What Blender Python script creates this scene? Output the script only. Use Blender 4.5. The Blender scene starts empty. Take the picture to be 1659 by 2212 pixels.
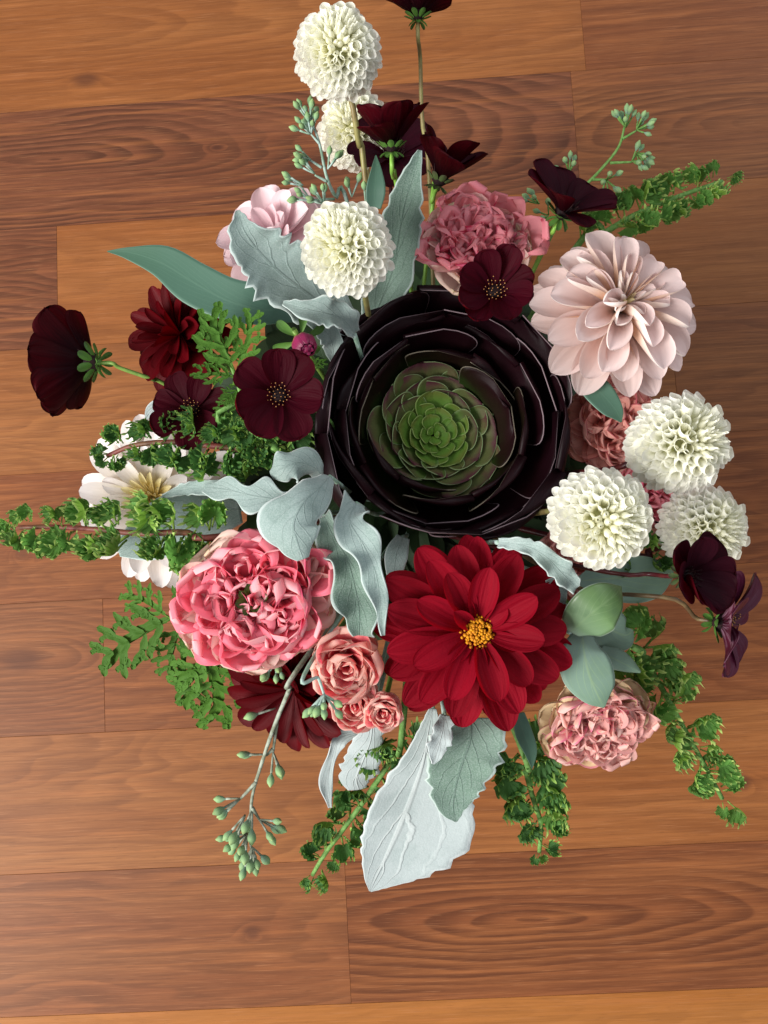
import bpy, math, random
import numpy as np
from mathutils import Matrix, Vector
random.seed(7); rng = np.random.default_rng(11)
SC = bpy.context.scene; COL = SC.collection
PI = math.pi; TAU = 2*PI
def rad(a): return math.radians(a)

# ------------------------------------------------------------------ camera
CA, CB, CC, CH = 0.10525367, 0.03645731, -0.05402841, 0.701
def _rot(a, b, c):
    ca, sa, cb, sb, cc, sc = math.cos(a), math.sin(a), math.cos(b), math.sin(b), math.cos(c), math.sin(c)
    return (np.array([[cc,-sc,0],[sc,cc,0],[0,0,1]]) @ np.array([[cb,0,sb],[0,1,0],[-sb,0,cb]]) @ np.array([[1,0,0],[0,ca,-sa],[0,sa,ca]]))
RC = _rot(CA, CB, CC)
cam_d = bpy.data.cameras.new('camera'); cam = bpy.data.objects.new('camera', cam_d); COL.objects.link(cam)
cam_d.sensor_fit = 'VERTICAL'; cam_d.sensor_height = 24; cam_d.lens = 24*2100/2560
cam_d.clip_start = 0.02; cam_d.clip_end = 60
cam.matrix_world = Matrix([list(RC[i]) + [[0,0,CH][i]] for i in range(3)] + [[0,0,0,1]])
SC.camera = cam
FD = 2100/1.15732
def P(x, y, z):                       # where a sight line meets the height z
    d = RC @ np.array([(x-829.5)/FD, -(y-1106)/FD, -1.0]); t = (z-CH)/d[2]
    return Vector((d[0]*t, d[1]*t, z))
def M(px, z): return px*(CH-z)/FD
def V(x, y, z): return Vector(RC @ np.array([x, y, z])).normalized()

# ------------------------------------------------------------------ light
w = bpy.data.worlds.new('World'); SC.world = w; w.use_nodes = True
w.node_tree.nodes['Background'].inputs[0].default_value = (0.93, 0.96, 1.0, 1)
w.node_tree.nodes['Background'].inputs[1].default_value = 0.54
def area(name, loc, target, size, power, col, sy=None):
    l = bpy.data.lights.new(name, 'AREA'); l.size = size; l.energy = power; l.color = col
    if sy: l.shape = 'RECTANGLE'; l.size_y = sy
    o = bpy.data.objects.new(name, l); COL.objects.link(o); o.location = loc
    o.rotation_euler = (Vector(target)-Vector(loc)).to_track_quat('-Z', 'Y').to_euler()
area('window_light', (-1.9, -0.75, 1.75), (0, 0, .15), 1.3, 138, (1.0, 0.975, 0.93), 1.5)
area('far_fill_light', (1.6, 1.5, 2.0), (0, 0, .15), 1.2, 18, (0.86, 0.93, 1.0), 1.2)  # weak fill lamp added opposite the window, no known source there
SC.view_settings.view_transform = 'Standard'; SC.view_settings.look = 'None'
SC.view_settings.exposure = 0; SC.view_settings.gamma = 1
SC.cycles.max_bounces = 6; SC.cycles.transparent_max_bounces = 4

# ------------------------------------------------------------------ material helpers
def C(h):
    h = h.lstrip('#'); r = []
    for i in (0, 2, 4):
        c = int(h[i:i+2], 16)/255; r.append(c/12.92 if c <= .04045 else ((c+.055)/1.055)**2.4)
    return tuple(r) + (1,)
class N:
    def __init__(s, name):
        s.m = bpy.data.materials.new(name); s.m.use_nodes = True; s.t = s.m.node_tree; s.t.nodes.clear()
    def n(s, typ, **kw):
        o = s.t.nodes.new(typ)
        for k, v in kw.items():
            if k.startswith('i_'):
                key = k[2:]; key = int(key) if key.isdigit() else key.replace('_', ' ')
                if isinstance(v, bpy.types.NodeSocket): s.t.links.new(v, o.inputs[key])
                else: o.inputs[key].default_value = v
            else: setattr(o, k, v)
        return o
    def math(s, op, a, b=0.0, c=None, clamp=False):
        o = s.n('ShaderNodeMath', operation=op, use_clamp=clamp)
        for i, v in enumerate((a, b, c)):
            if v is None: continue
            if isinstance(v, bpy.types.NodeSocket): s.t.links.new(v, o.inputs[i])
            else: o.inputs[i].default_value = v
        return o.outputs[0]
    def mix(s, fac, a, b, blend='MIX'):
        o = s.n('ShaderNodeMix', data_type='RGBA', blend_type=blend)
        for i, v in ((0, fac), (6, a), (7, b)):
            if isinstance(v, bpy.types.NodeSocket): s.t.links.new(v, o.inputs[i])
            else: o.inputs[i].default_value = v
        return o.outputs[2]
    def ramp(s, fac, stops, interp='EASE'):
        o = s.n('ShaderNodeValToRGB'); o.color_ramp.interpolation = interp
        e = o.color_ramp.elements
        while len(e) < len(stops): e.new(.5)
        for k, (p, c) in enumerate(stops):
            e[k].position = p; e[k].color = C(c) if isinstance(c, str) else c
        s.t.links.new(fac, o.inputs[0]); return o.outputs[0]
    def sstep(s, x, a, b):
        o = s.n('ShaderNodeMapRange', interpolation_type='SMOOTHSTEP'); s.t.links.new(x, o.inputs[0])
        o.inputs[1].default_value = a; o.inputs[2].default_value = b; return o.outputs[0]

def leafmat(name, stops, edge=None, edge_w=.08, veins='streak', vein_col=None, vein_s=.35, vn=26, slant=(7, 3.2), rough=.6, trans=.25,
            var=.14, spec=.3, bump=.25, mottle=None, mot_s=.5, mscale=60, back=None, sheen=0, coat=0, tcol=None, tip=None, felt=0, dim=1.):
    def D(c):
        c = C(c); return (c[0]*dim, c[1]*dim, c[2]*dim, 1)
    stops = [(q, D(c)) for q, c in stops]
    s = N(name); uv = s.n('ShaderNodeUVMap'); sep = s.n('ShaderNodeSeparateXYZ', i_0=uv.outputs[0])
    u, v = sep.outputs[0], sep.outputs[1]
    av = s.math('MULTIPLY', s.math('ABSOLUTE', s.math('SUBTRACT', v, .5)), 2.0)
    tc = s.n('ShaderNodeTexCoord'); oi = s.n('ShaderNodeObjectInfo')
    off = s.n('ShaderNodeVectorMath', operation='ADD', i_0=tc.outputs['Object'])
    cmb = s.n('ShaderNodeCombineXYZ', i_0=s.math('MULTIPLY', oi.outputs['Random'], 9.0)); s.t.links.new(cmb.outputs[0], off.inputs[1])
    nz = s.n('ShaderNodeTexNoise', i_Vector=off.outputs[0], i_Scale=mscale, i_Detail=3.0)
    uu = s.math('ADD', u, s.math('MULTIPLY', s.math('SUBTRACT', nz.outputs[0], .5), .22))
    col = s.ramp(uu, stops)
    if mottle: col = s.mix(s.math('MULTIPLY', s.sstep(nz.outputs[0], .48, .66), mot_s), col, D(mottle))
    sv = s.n('ShaderNodeCombineXYZ', i_0=s.math('MULTIPLY', u, 2.2), i_1=s.math('MULTIPLY', v, float(vn)), i_2=s.math('MULTIPLY', oi.outputs['Random'], 20.0))
    st = s.n('ShaderNodeTexNoise', i_Vector=sv.outputs[0], i_Scale=1.0, i_Detail=2.0)
    h = st.outputs[0]
    if veins == 'streak':
        f = s.math('MULTIPLY', s.sstep(st.outputs[0], .45, .7), vein_s)
    else:
        wv = s.math('SINE', s.math('MULTIPLY', s.math('ADD', s.math('SUBTRACT', s.math('MULTIPLY', u, float(slant[0])), s.math('MULTIPLY', av, slant[1])), s.math('MULTIPLY', nz.outputs[0], .8)), TAU))
        side = s.math('MULTIPLY', s.sstep(wv, .86, 1.0), s.math('SUBTRACT', 1.1, av))
        mid = s.math('SUBTRACT', 1.0, s.sstep(av, .02, .07))
        f0 = s.math('MAXIMUM', side, mid); f = s.math('MULTIPLY', f0, vein_s, clamp=True)
        h = s.math('ADD', s.math('MULTIPLY', st.outputs[0], .2), s.math('MULTIPLY', f0, .8))
    if vein_col: col = s.mix(f, col, D(vein_col))
    if felt:
        f1 = s.n('ShaderNodeTexNoise', i_Vector=off.outputs[0], i_Scale=1700., i_Detail=2.0); f2 = s.n('ShaderNodeTexNoise', i_Vector=off.outputs[0], i_Scale=320., i_Detail=3.0)
        col = s.mix(s.math('MULTIPLY', s.sstep(f1.outputs[0], .42, .62), felt), col, C('#d2dcda')); col = s.mix(s.math('MULTIPLY', s.sstep(f2.outputs[0], .5, .7), felt*.8), col, C('#6a7e78'))
    if edge: col = s.mix(s.sstep(av, 1-edge_w*1.3, 1-edge_w*.5), col, D(edge))
    if tip: col = s.mix(s.sstep(u, tip[1], tip[2]), col, D(tip[0]))
    if back:
        g = s.n('ShaderNodeNewGeometry'); col = s.mix(s.math('MULTIPLY', g.outputs['Backfacing'], .85), col, D(back))
    br = s.math('ADD', 1-var, s.math('MULTIPLY', oi.outputs['Random'], 2*var))
    hs = s.n('ShaderNodeHueSaturation', i_Value=br, i_Color=col); col = hs.outputs[0]
    fine = s.n('ShaderNodeTexNoise', i_Vector=off.outputs[0], i_Scale=mscale*14, i_Detail=2.0)
    hh = s.math('ADD', h, s.math('MULTIPLY', fine.outputs[0], .25))
    bp = s.n('ShaderNodeBump', i_Strength=bump, i_Distance=.0007, i_Height=hh)
    p = s.n('ShaderNodeBsdfPrincipled', i_Base_Color=col, i_Roughness=rough, i_Normal=bp.outputs[0])
    p.inputs['Specular IOR Level'].default_value = spec
    if sheen: p.inputs['Sheen Weight'].default_value = sheen; p.inputs['Sheen Roughness'].default_value = .4
    if coat: p.inputs['Coat Weight'].default_value = coat; p.inputs['Coat Roughness'].default_value = .25
    out = s.n('ShaderNodeOutputMaterial')
    if trans > 0:
        tr = s.n('ShaderNodeBsdfTranslucent', i_Color=col if not tcol else D(tcol))
        ms = s.n('ShaderNodeMixShader', i_0=trans, i_1=p.outputs[0], i_2=tr.outputs[0])
        s.t.links.new(ms.outputs[0], out.inputs[0])
    else: s.t.links.new(p.outputs[0], out.inputs[0])
    return s.m

MT = {}
MT['pom_out'] = leafmat('white_petal', [(0, '#ccd08a'), (.25, '#f2f3d8'), (.5, '#fafae6'), (1, '#fdfcf4')], rough=.9, trans=.55, spec=.1, var=.03, bump=.1, vein_s=.1)
MT['pom_in'] = leafmat('cream_inner_petal', [(0, '#d2d07a'), (.35, '#f0eeba'), (.7, '#f8f6dc'), (1, '#fbfaee')], rough=.8, trans=.45, var=.05, bump=.1)
MT['red'] = leafmat('crimson_petal', [(0, '#300006'), (.35, '#76000a'), (.8, '#920012'), (1, '#8a0016')], vein_col='#5c000c', vein_s=.7, vn=14, rough=.7, trans=.3, var=.24, bump=.8, tcol='#c00008', back='#86061e', spec=.1, dim=.9)
MT['darkred'] = leafmat('dark_red_petal', [(0, '#240005'), (.5, '#560009'), (1, '#73020f')], vein_col='#34000a', vein_s=.5, rough=.5, trans=.22, var=.2, bump=.35, tcol='#8c0008', back='#62040f', spec=.12, dim=0.65)
MT['choc'] = leafmat('chocolate_petal', [(0, '#120003'), (.35, '#25000a'), (.8, '#48020e'), (1, '#500612')], vein_col='#1c0208', vein_s=.6, vn=20, rough=.55, trans=.15, var=.2, bump=.5, tcol='#6a0010', back='#3c1020', spec=.06, dim=0.55)
MT['choclit'] = leafmat('maroon_petal', [(0, '#140003'), (.3, '#380006'), (.75, '#5e000c'), (1, '#640210')], vein_col='#2c0208', vein_s=.5, vn=20, rough=.55, trans=.2, var=.15, bump=.5, tcol='#8a0010', back='#4a0c1e', spec=.04, dim=.42)
MT['purple'] = leafmat('streaked_plum_petal', [(0, '#2a0510'), (.5, '#5a1632'), (1, '#4a1028')], vein_col='#b58aa0', vein_s=.55, vn=16, rough=.4, trans=.1, var=.15, bump=.5, back='#68203f', dim=0.65)
MT['blush'] = leafmat('blush_petal', [(0, '#86701f'), (.2, '#c4935a'), (.42, '#dfb494'), (.7, '#eed8ca'), (1, '#f8f1ec')], vein_col='#d9b2b0', vein_s=.25, rough=.6, trans=.3, var=.05, bump=.2, back='#ecd5d3')
MT['palepink'] = leafmat('pale_pink_petal', [(0, '#d0a498'), (.5, '#e8c6cc'), (1, '#f4e2e4')], vein_col='#cfa0aa', vein_s=.35, rough=.6, trans=.3, var=.06, bump=.2, back='#eccfd4')
MT['cream'] = leafmat('cream_petal', [(0, '#dcc57c'), (.3, '#ecdcae'), (.6, '#f2e8de'), (1, '#f4eeee')], vein_col='#e2cfc6', vein_s=.2, rough=.65, trans=.3, var=.04, bump=.2, dim=.88)
MT['butter'] = leafmat('butter_inner_petal', [(0, '#c9b45a'), (.5, '#e2cc86'), (1, '#efe2b4')], rough=.65, trans=.3, var=.06, bump=.15)
MT['rose_in'] = leafmat('hot_pink_petal', [(0, '#cc0648'), (.5, '#f21c6c'), (.85, '#f45c8c'), (1, '#f8a4b0')], edge='#f4beb6', edge_w=.03, vein_col='#d0305e', vein_s=.35, mottle='#f67e98', mot_s=.25, mscale=90, rough=.65, trans=.42, var=.1, bump=.3, tip=('#fac0c4', .96, 1.), back='#ee8090')
MT['rose_out'] = leafmat('pale_outer_petal', [(0, '#ecc6c0'), (.45, '#f0c8c4'), (.8, '#f4d2c4'), (1, '#ecdcb4')], edge='#d8346a', edge_w=.05, vein_col='#d98aa0', vein_s=.35, mottle='#e59aa6', mot_s=.25, mscale=50, rough=.65, trans=.42, var=.06, bump=.3, back='#ecccc2')
MT['roseb_in'] = leafmat('dusky_pink_petal', [(0, '#cc0e50'), (.5, '#f03c7c'), (.85, '#f47ea0'), (1, '#f8b0b4')], edge='#b83450', edge_w=.08, vein_col='#a82a50', vein_s=.4, mottle='#f890a8', mot_s=.35, mscale=60, rough=.65, trans=.5, var=.1, bump=.3, tip=('#f6a0ac', .95, 1.), back='#e89aa0')
MT['rosec_in'] = leafmat('soft_pink_petal', [(0, '#e02468'), (.45, '#f67ca4'), (.8, '#f8b0b4'), (1, '#e9ccb2')], edge='#f08ca8', edge_w=.07, vein_col='#d46a86', vein_s=.3, mottle='#f0a8ac', mot_s=.35, mscale=60, rough=.65, trans=.42, var=.08, bump=.3, tip=('#f8ccc4', .95, 1.), back='#e5b0a8')
MT['rosec_out'] = leafmat('cream_green_outer_petal', [(0, '#c3b07c'), (.6, '#d9c09a'), (1, '#d6bc93')], edge='#c97f86', edge_w=.06, vein_col='#cfa48c', vein_s=.3, rough=.5, trans=.25, var=.06, bump=.3)
MT['coral'] = leafmat('coral_petal', [(0, '#cc2c4c'), (.5, '#f46078'), (1, '#f89c98')], edge='#ecbdb2', edge_w=.1, vein_col='#c25766', vein_s=.3, rough=.65, trans=.42, var=.1, bump=.3, tip=('#f4c6b8', .9, 1.))
MT['peach'] = leafmat('peach_petal', [(0, '#b07050'), (.5, '#e6988c'), (1, '#f0b4a8')], edge='#c06068', edge_w=.05, vein_col='#b97868', vein_s=.3, rough=.5, trans=.4, var=.1, bump=.3)
MT['aeo_out'] = leafmat('burgundy_succulent_leaf', [(0, '#182009'), (.35, '#1a160c'), (.6, '#1c0509'), (1, '#220610')], edge='#b49ca4', edge_w=.008, veins='streak', vein_s=0, rough=.5, trans=0, var=.2, spec=.14, bump=.25, mottle='#300a16', mot_s=.3, mscale=45, back='#1c0712', dim=.45)
MT['aeo_mid'] = leafmat('olive_burgundy_succulent_leaf', [(0, '#23380f'), (.5, '#2a3d16'), (.75, '#22190d'), (1, '#22080f')], edge='#8a8070', edge_w=.009, vein_s=0, rough=.5, trans=0, var=.15, spec=.14, bump=.2, mottle='#2a0a12', mot_s=.3, mscale=60, back='#200a10', dim=.6)
MT['aeo_in'] = leafmat('green_succulent_leaf', [(0, '#4c7426'), (.5, '#557a33'), (.84, '#5b6038'), (1, '#56303a')], edge='#8ba070', edge_w=.02, vein_s=0, rough=.55, trans=0, var=.08, spec=.15, bump=.15, dim=.8, mottle='#6a3a3c', mot_s=.35, mscale=90)
MT['aeo_core'] = leafmat('bright_green_succulent_leaf', [(0, '#5a8420'), (.7, '#6a943a'), (1, '#7d8a40')], edge='#94ad62', edge_w=.03, vein_s=0, rough=.55, trans=0, var=.06, spec=.15, bump=.1, dim=.62)
MT['silver'] = leafmat('silver_felt_leaf', [(0, '#83948f'), (.5, '#8fa19d'), (1, '#9aaba8')], edge='#bcc9c6', edge_w=.07, veins='pinnate', vein_col='#71857f', vein_s=.3, slant=(6, -2.4), rough=.95, trans=.06, var=.05, spec=.1, bump=.5, mottle='#778b85', mot_s=.5, mscale=90, felt=.13, sheen=.35, back='#a6b2b1', dim=0.88)
MT['silver_pale'] = leafmat('pale_silver_leaf', [(0, '#a6b0b0'), (.5, '#aeb8b8'), (1, '#aab6b4')], edge='#c8cfcf', edge_w=.05, veins='pinnate', vein_col='#cdd3d2', vein_s=.5, slant=(3.6, -2.2), rough=.95, trans=.06, var=.03, spec=.1, bump=.9, mottle='#98a5a4', mot_s=.5, mscale=60, felt=.1, sheen=.3, dim=0.85)
MT['silver_green'] = leafmat('silver_green_leaf', [(0, '#667d70'), (.5, '#6c8475'), (1, '#7b9285')], edge='#b6c5bf', edge_w=.07, veins='pinnate', vein_col='#566e62', vein_s=.35, slant=(6, -2.6), rough=.95, trans=.06, var=.05, spec=.1, bump=.6, mottle='#6d8577', mot_s=.6, mscale=80, felt=.13, sheen=.35, back='#c0cac8', dim=0.85)
MT['euc'] = leafmat('blue_green_leaf', [(0, '#42624f'), (.5, '#4b6c5c'), (1, '#547566')], edge='#6d8a7a', edge_w=.04, veins='pinnate', vein_col='#5d7d6a', vein_s=.3, slant=(9, -5), rough=.55, trans=.08, var=.06, spec=.25, bump=.12, back='#6a8577', dim=0.85)
MT['euc_gloss'] = leafmat('waxy_green_leaf', [(0, '#4f6a3a'), (.4, '#5c7a4a'), (.8, '#6a8664'), (1, '#8aa08c')], edge='#93a793', edge_w=.04, veins='pinnate', vein_col='#7d966a', vein_s=.25, slant=(6, -4), rough=.36, trans=.05, var=.04, spec=.5, bump=.1, mottle='#41603a', mot_s=.5, mscale=70, coat=.1)
MT['euc_grey'] = leafmat('grey_green_waxy_leaf', [(0, '#6b8671'), (.4, '#76907f'), (1, '#7d968c')], edge='#96a99b', edge_w=.03, veins='pinnate', vein_col='#8fa77c', vein_s=.4, slant=(4, -4), rough=.5, trans=.05, var=.08, spec=.3, bump=.1, mottle='#6a856a', mot_s=.4, mscale=70)
MT['curly'] = leafmat('curly_green_leaf', [(0, '#98b456'), (.4, '#769c3c'), (.75, '#80a842'), (1, '#b8ce78')], edge=None, vein_col='#7aa552', vein_s=.35, vn=18, rough=.6, trans=.45, var=.3, bump=.6, back='#588c42')
MT['curly_dk'] = leafmat('deep_curly_green_leaf', [(0, '#7a9a46'), (.4, '#608632'), (.8, '#6a9236'), (1, '#9aba60')], vein_col='#52803c', vein_s=.35, vn=18, rough=.6, trans=.35, var=.25, bump=.6, back='#41713a')
MT['cut'] = leafmat('lobed_green_leaf', [(0, '#558a2a'), (.5, '#5a922e'), (1, '#6ea03c')], vein_col='#7f9f48', veins='pinnate', vein_s=.35, slant=(8, 3), rough=.6, trans=.25, var=.15, bump=.4, spec=.15, back='#5c8c34', dim=.6)
MT['dark_leaf'] = leafmat('dark_shaded_leaf', [(0, '#1f3318'), (1, '#2c4424')], veins='pinnate', vein_col='#3a5530', vein_s=.4, rough=.55, trans=.1, var=.3, bump=.3)  # filler leaves, coloured dark so gaps between flowers look deeply shaded
MT['sepal'] = leafmat('green_sepal', [(0, '#5a8038'), (.6, '#4c7430'), (1, '#3c5c28')], vein_s=.2, vein_col='#7fa055', rough=.45, trans=.15, var=.12)
MT['sepal_dk'] = leafmat('dusky_sepal', [(0, '#4f5f34'), (.6, '#43542f'), (1, '#3a3a28')], vein_s=.2, vein_col='#75804f', rough=.5, trans=.1, var=.15)
MT['seed'] = leafmat('eucalyptus_seed', [(0, '#86a796'), (.5, '#8db17c'), (1, '#a3bd7c')], vein_s=.2, vein_col='#a9c79a', rough=.6, trans=0, var=.12, bump=.15, dim=.72, spec=.2)
MT['budm'] = leafmat('magenta_bud_petal', [(0, '#a3a04a'), (.35, '#a87a4a'), (.6, '#8f2352'), (1, '#7c1242')], vein_col='#5c0e34', vein_s=.5, rough=.35, trans=.05, var=.12, spec=.4)
def solid(name, c, rough=.6, c2=None, sc=200, spec=.3, bump=.2):
    s = N(name); tc = s.n('ShaderNodeTexCoord'); nz = s.n('ShaderNodeTexNoise', i_Vector=tc.outputs['Object'], i_Scale=float(sc), i_Detail=3.0)
    col = s.mix(s.sstep(nz.outputs[0], .4, .62), C(c), C(c2 or c))
    bp = s.n('ShaderNodeBump', i_Strength=bump, i_Distance=.0006, i_Height=nz.outputs[0])
    p = s.n('ShaderNodeBsdfPrincipled', i_Base_Color=col, i_Roughness=rough, i_Normal=bp.outputs[0]); p.inputs['Specular IOR Level'].default_value = spec
    o = s.n('ShaderNodeOutputMaterial', i_0=p.outputs[0]); return s.m
MT['st_green'] = solid('green_stem', '#6d8a3e', .45, '#5c7a34')
MT['st_lgreen'] = solid('light_green_stem', '#6f9a3c', .4, '#7fae48')
MT['st_brown'] = solid('bronze_stem', '#6c5a3c', .4, '#55422e', 120)
MT['st_olive'] = solid('olive_stem', '#8b8452', .4, '#7a6a44', 90)
MT['st_maroon'] = solid('maroon_stem', '#3a1218', .35, '#4c1c1c', 120)
MT['st_red'] = solid('reddish_stem', '#7a3c38', .5, '#6b4a34', 90)
MT['st_curly'] = solid('hairy_green_stem', '#5c8440', .7, '#6d9450', 500, bump=.6)
MT['st_bloom'] = solid('powdery_stem', '#7f9a86', .8, '#9fb4ad', 160)
MT['st_bark'] = solid('grey_brown_twig', '#747a68', .75, '#98a092', 220, bump=.8)
MT['yellow'] = solid('yellow_floret', '#c98a12', .6, '#b06c10', 500)
MT['stam'] = solid('dark_stamen', '#1c0505', .7, '#2e0a08', 600)
MT['pollen'] = solid('pollen', '#a06a3a', .8, '#c08a55', 900)
MT['disc'] = solid('dark_disc', '#100204', .8, '#220608', 700, bump=.8)
MT['vase'] = solid('vase_glaze', '#3b3a38', .3, '#44423f', 30)
MT['speck'] = solid('white_speck', '#e8e4e0', .8)

# ------------------------------------------------------------------ mesh helpers
def mk(name, Vv, F, mat, uv=None, smooth=True):
    me = bpy.data.meshes.new(name); me.from_pydata([tuple(map(float, p)) for p in Vv], [], F)
    if uv is not None:
        L = me.uv_layers.new(name='UVMap'); idx = np.zeros(len(me.loops), np.int32); me.loops.foreach_get('vertex_index', idx)
        L.data.foreach_set('uv', np.asarray(uv, np.float32)[idx].ravel())
    me.materials.append(mat)
    if smooth: me.polygons.foreach_set('use_smooth', [True]*len(me.polygons))
    me.update(); return me
def gridF(nu, nv, o=0): return [(o+i*nv+j, o+i*nv+j+1, o+(i+1)*nv+j+1, o+(i+1)*nv+j) for i in range(nu-1) for j in range(nv-1)]
def obj(name, me, parent=None, mat=None):
    o = bpy.data.objects.new(name, me); COL.objects.link(o)
    if parent: o.parent = parent
    if mat is not None: o.matrix_local = mat
    return o
def thing(name, label, cat, Mx=None, group=None):
    o = bpy.data.objects.new(name, None); COL.objects.link(o); o.empty_display_size = .01
    if Mx is not None: o.matrix_world = Mx
    o['label'] = label; o['category'] = cat
    if group: o['group'] = group
    o['_m'] = 0; del o['_m']
    return o
def frame(loc, axis, roll=0, xref=None):
    z = Vector(axis).normalized(); x = Vector(xref) if xref is not None else Vector(RC[:, 0])
    x = (x - z*x.dot(z))
    if x.length < 1e-3: x = Vector(RC[:, 1]); x = x - z*x.dot(z)
    x.normalize(); y = z.cross(x)
    return Matrix.Translation(loc) @ Matrix((x, y, z)).transposed().to_4x4() @ Matrix.Rotation(roll, 4, 'Z')

def petal(name, L, W, mat, a=.8, b=.55, A0=.9, A1=.5, p0=0., p1=.3, ruf=0., rk=3, nu=9, nv=7, point=0., notch=0, fold=0., wob=0., curl=0., seed=None, ridge=.035, rc=0.):
    r = random.Random(seed if seed is not None else random.random())
    s = np.linspace(0, 1, nu); u = np.sin(s*PI/2)*.85 + s*.15; u[-1] = 1
    v = np.linspace(-1, 1, nv)
    wp = (u**a)*np.maximum(1-u**(2.5+2*point), 0)**b; wp = wp/wp.max(); wp = np.maximum(wp, .12*(1-u)); wu = wp*W/2
    ang = p0+(p1-p0)*u + curl*np.maximum(u-.7, 0)**1.0*3
    du = np.diff(u, prepend=0)*L; cx = np.cumsum(np.cos(ang)*du); cz = np.cumsum(np.sin(ang)*du)
    A = A0+(A1-A0)*u if not rc else np.maximum(wu/rc, .02); ph = r.random()*TAU; out = np.zeros((nu, nv, 3))
    for i in range(nu):
        Av = A[i]*v; R = wu[i]/max(A[i], 1e-3)
        y = R*np.sin(Av); n = R*(1-np.cos(Av))
        n = n + fold*np.abs(v)*wu[i] + ruf*W*(u[i]**2)*np.sin(rk*v*PI+ph+3*u[i])*(.35+.65*np.abs(v)) + wob*W*math.sin(u[i]*5+ph)*.5
        n = n + ridge*wu[i]*np.cos(4.2*v*PI+ph)*min(u[i]*2, 1) - ridge*1.2*wu[i]*np.exp(-(v/.16)**2)
        lx = 0
        if ruf: lx = ruf*W*.5*(u[i]**3)*np.sin(rk*1.7*v*PI+ph*2)
        if notch: lx = lx - notch*L*(u[i]**8)*(np.abs(np.sin(v*PI*1.5+ .3*ph)))
        out[i, :, 0] = cx[i]-np.sin(ang[i])*n+lx*np.cos(ang[i]); out[i, :, 1] = y; out[i, :, 2] = cz[i]+np.cos(ang[i])*n+lx*np.sin(ang[i])
    uv = np.stack(np.meshgrid(u, (v+1)/2, indexing='ij'), -1).reshape(-1, 2)
    return mk(name, out.reshape(-1, 3), gridF(nu, nv), mat, uv)
def pm(th, ph, r=0., z=0., roll=0., scale=1.):
    st, ct, sp, cp = math.sin(th), math.cos(th), math.sin(ph), math.cos(ph)
    X = Vector((st*cp, st*sp, ct)); Z = Vector((-ct*cp, -ct*sp, st)); Y = Z.cross(X)
    m = Matrix((X, Y, Z)).transposed().to_4x4()
    return Matrix.Translation((r*cp, r*sp, z)) @ m @ Matrix.Rotation(roll, 4, 'X') @ Matrix.Scale(scale, 4)
def spline(pts, n):
    p = np.array([list(q) for q in pts], float)
    if len(p) < 3: return np.array([p[0]+(p[-1]-p[0])*t for t in np.linspace(0, 1, n)])
    q = np.vstack([2*p[0]-p[1], p, 2*p[-1]-p[-2]]); out = []
    for t in np.linspace(0, len(p)-1-1e-9, n):
        i = int(t); f = t-i; a, b, c, d = q[i:i+4]
        out.append(.5*((2*b)+(-a+c)*f+(2*a-5*b+4*c-d)*f*f+(-a+3*b-3*c+d)*f**3))
    return np.array(out)
def tube_geo(pts, rads, ns=8):
    pts = np.asarray(pts, float); n = len(pts); T = np.gradient(pts, axis=0); T /= np.linalg.norm(T, axis=1)[:, None]+1e-12
    ref = np.array([.3, .2, .93]); Vs = []
    for i in range(n):
        a = np.cross(T[i], ref); a /= np.linalg.norm(a)+1e-9; b = np.cross(T[i], a); r = rads[i]
        Vs += [pts[i]+r*(math.cos(k*TAU/ns)*a+math.sin(k*TAU/ns)*b) for k in range(ns)]
    F = [(i*ns+k, i*ns+(k+1) % ns, (i+1)*ns+(k+1) % ns, (i+1)*ns+k) for i in range(n-1) for k in range(ns)]
    F += [tuple(range(ns))[::-1], tuple((n-1)*ns+k for k in range(ns))]
    return Vs, F
def tube(name, pts, r0, r1, mat, n=16, ns=8, bump=0):
    sp = spline(pts, n); rr = np.linspace(r0, r1, n)*(1+bump*np.sin(np.arange(n)*2.1))
    Vs, F = tube_geo(sp, rr, ns); return mk(name, Vs, F, mat, None)
class Bag:
    def __init__(s): s.V = []; s.F = []; s.U = []
    def add(s, Vs, F, U=None):
        o = len(s.V); s.V += list(Vs); s.F += [tuple(i+o for i in f) for f in F]; s.U += list(U) if U is not None else [(0, .5)]*len(Vs)
    def mesh(s, name, mat): return mk(name, s.V, s.F, mat, s.U)
def lathe(prof, ns=8):
    Vs = []; U = []
    for k, (r, z) in enumerate(prof):
        for j in range(ns): Vs.append((r*math.cos(j*TAU/ns), r*math.sin(j*TAU/ns), z)); U.append((k/(len(prof)-1), j/ns))
    F = [(i*ns+j, i*ns+(j+1) % ns, (i+1)*ns+(j+1) % ns, (i+1)*ns+j) for i in range(len(prof)-1) for j in range(ns)]
    return Vs, F, U
NECK = P(905, 1080, .17); NECK.z = .15
def inv(root, pts):
    m = root.matrix_world.inverted(); return [m @ Vector(p) for p in pts]
def stem(root, head, axis, mat, via=(), r0=.0014, r1=.0017, back=.012):
    a = Vector(axis).normalized(); h = Vector(head)
    nk = NECK + Vector((random.uniform(-.016, .016), random.uniform(-.016, .016), 0))
    dp = h*.72+nk*.28; dp.z = nk.z+.45*(h.z-nk.z)
    pts = [h, h - a*back] + ([Vector(v) for v in via] or [dp]) + [nk, Vector((nk.x*.9+.1*NECK.x+random.uniform(-.01, .01), nk.y, .02))]
    return obj('stem', tube('stem', inv(root, pts), r0, r1, mat, 22), root)

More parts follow.
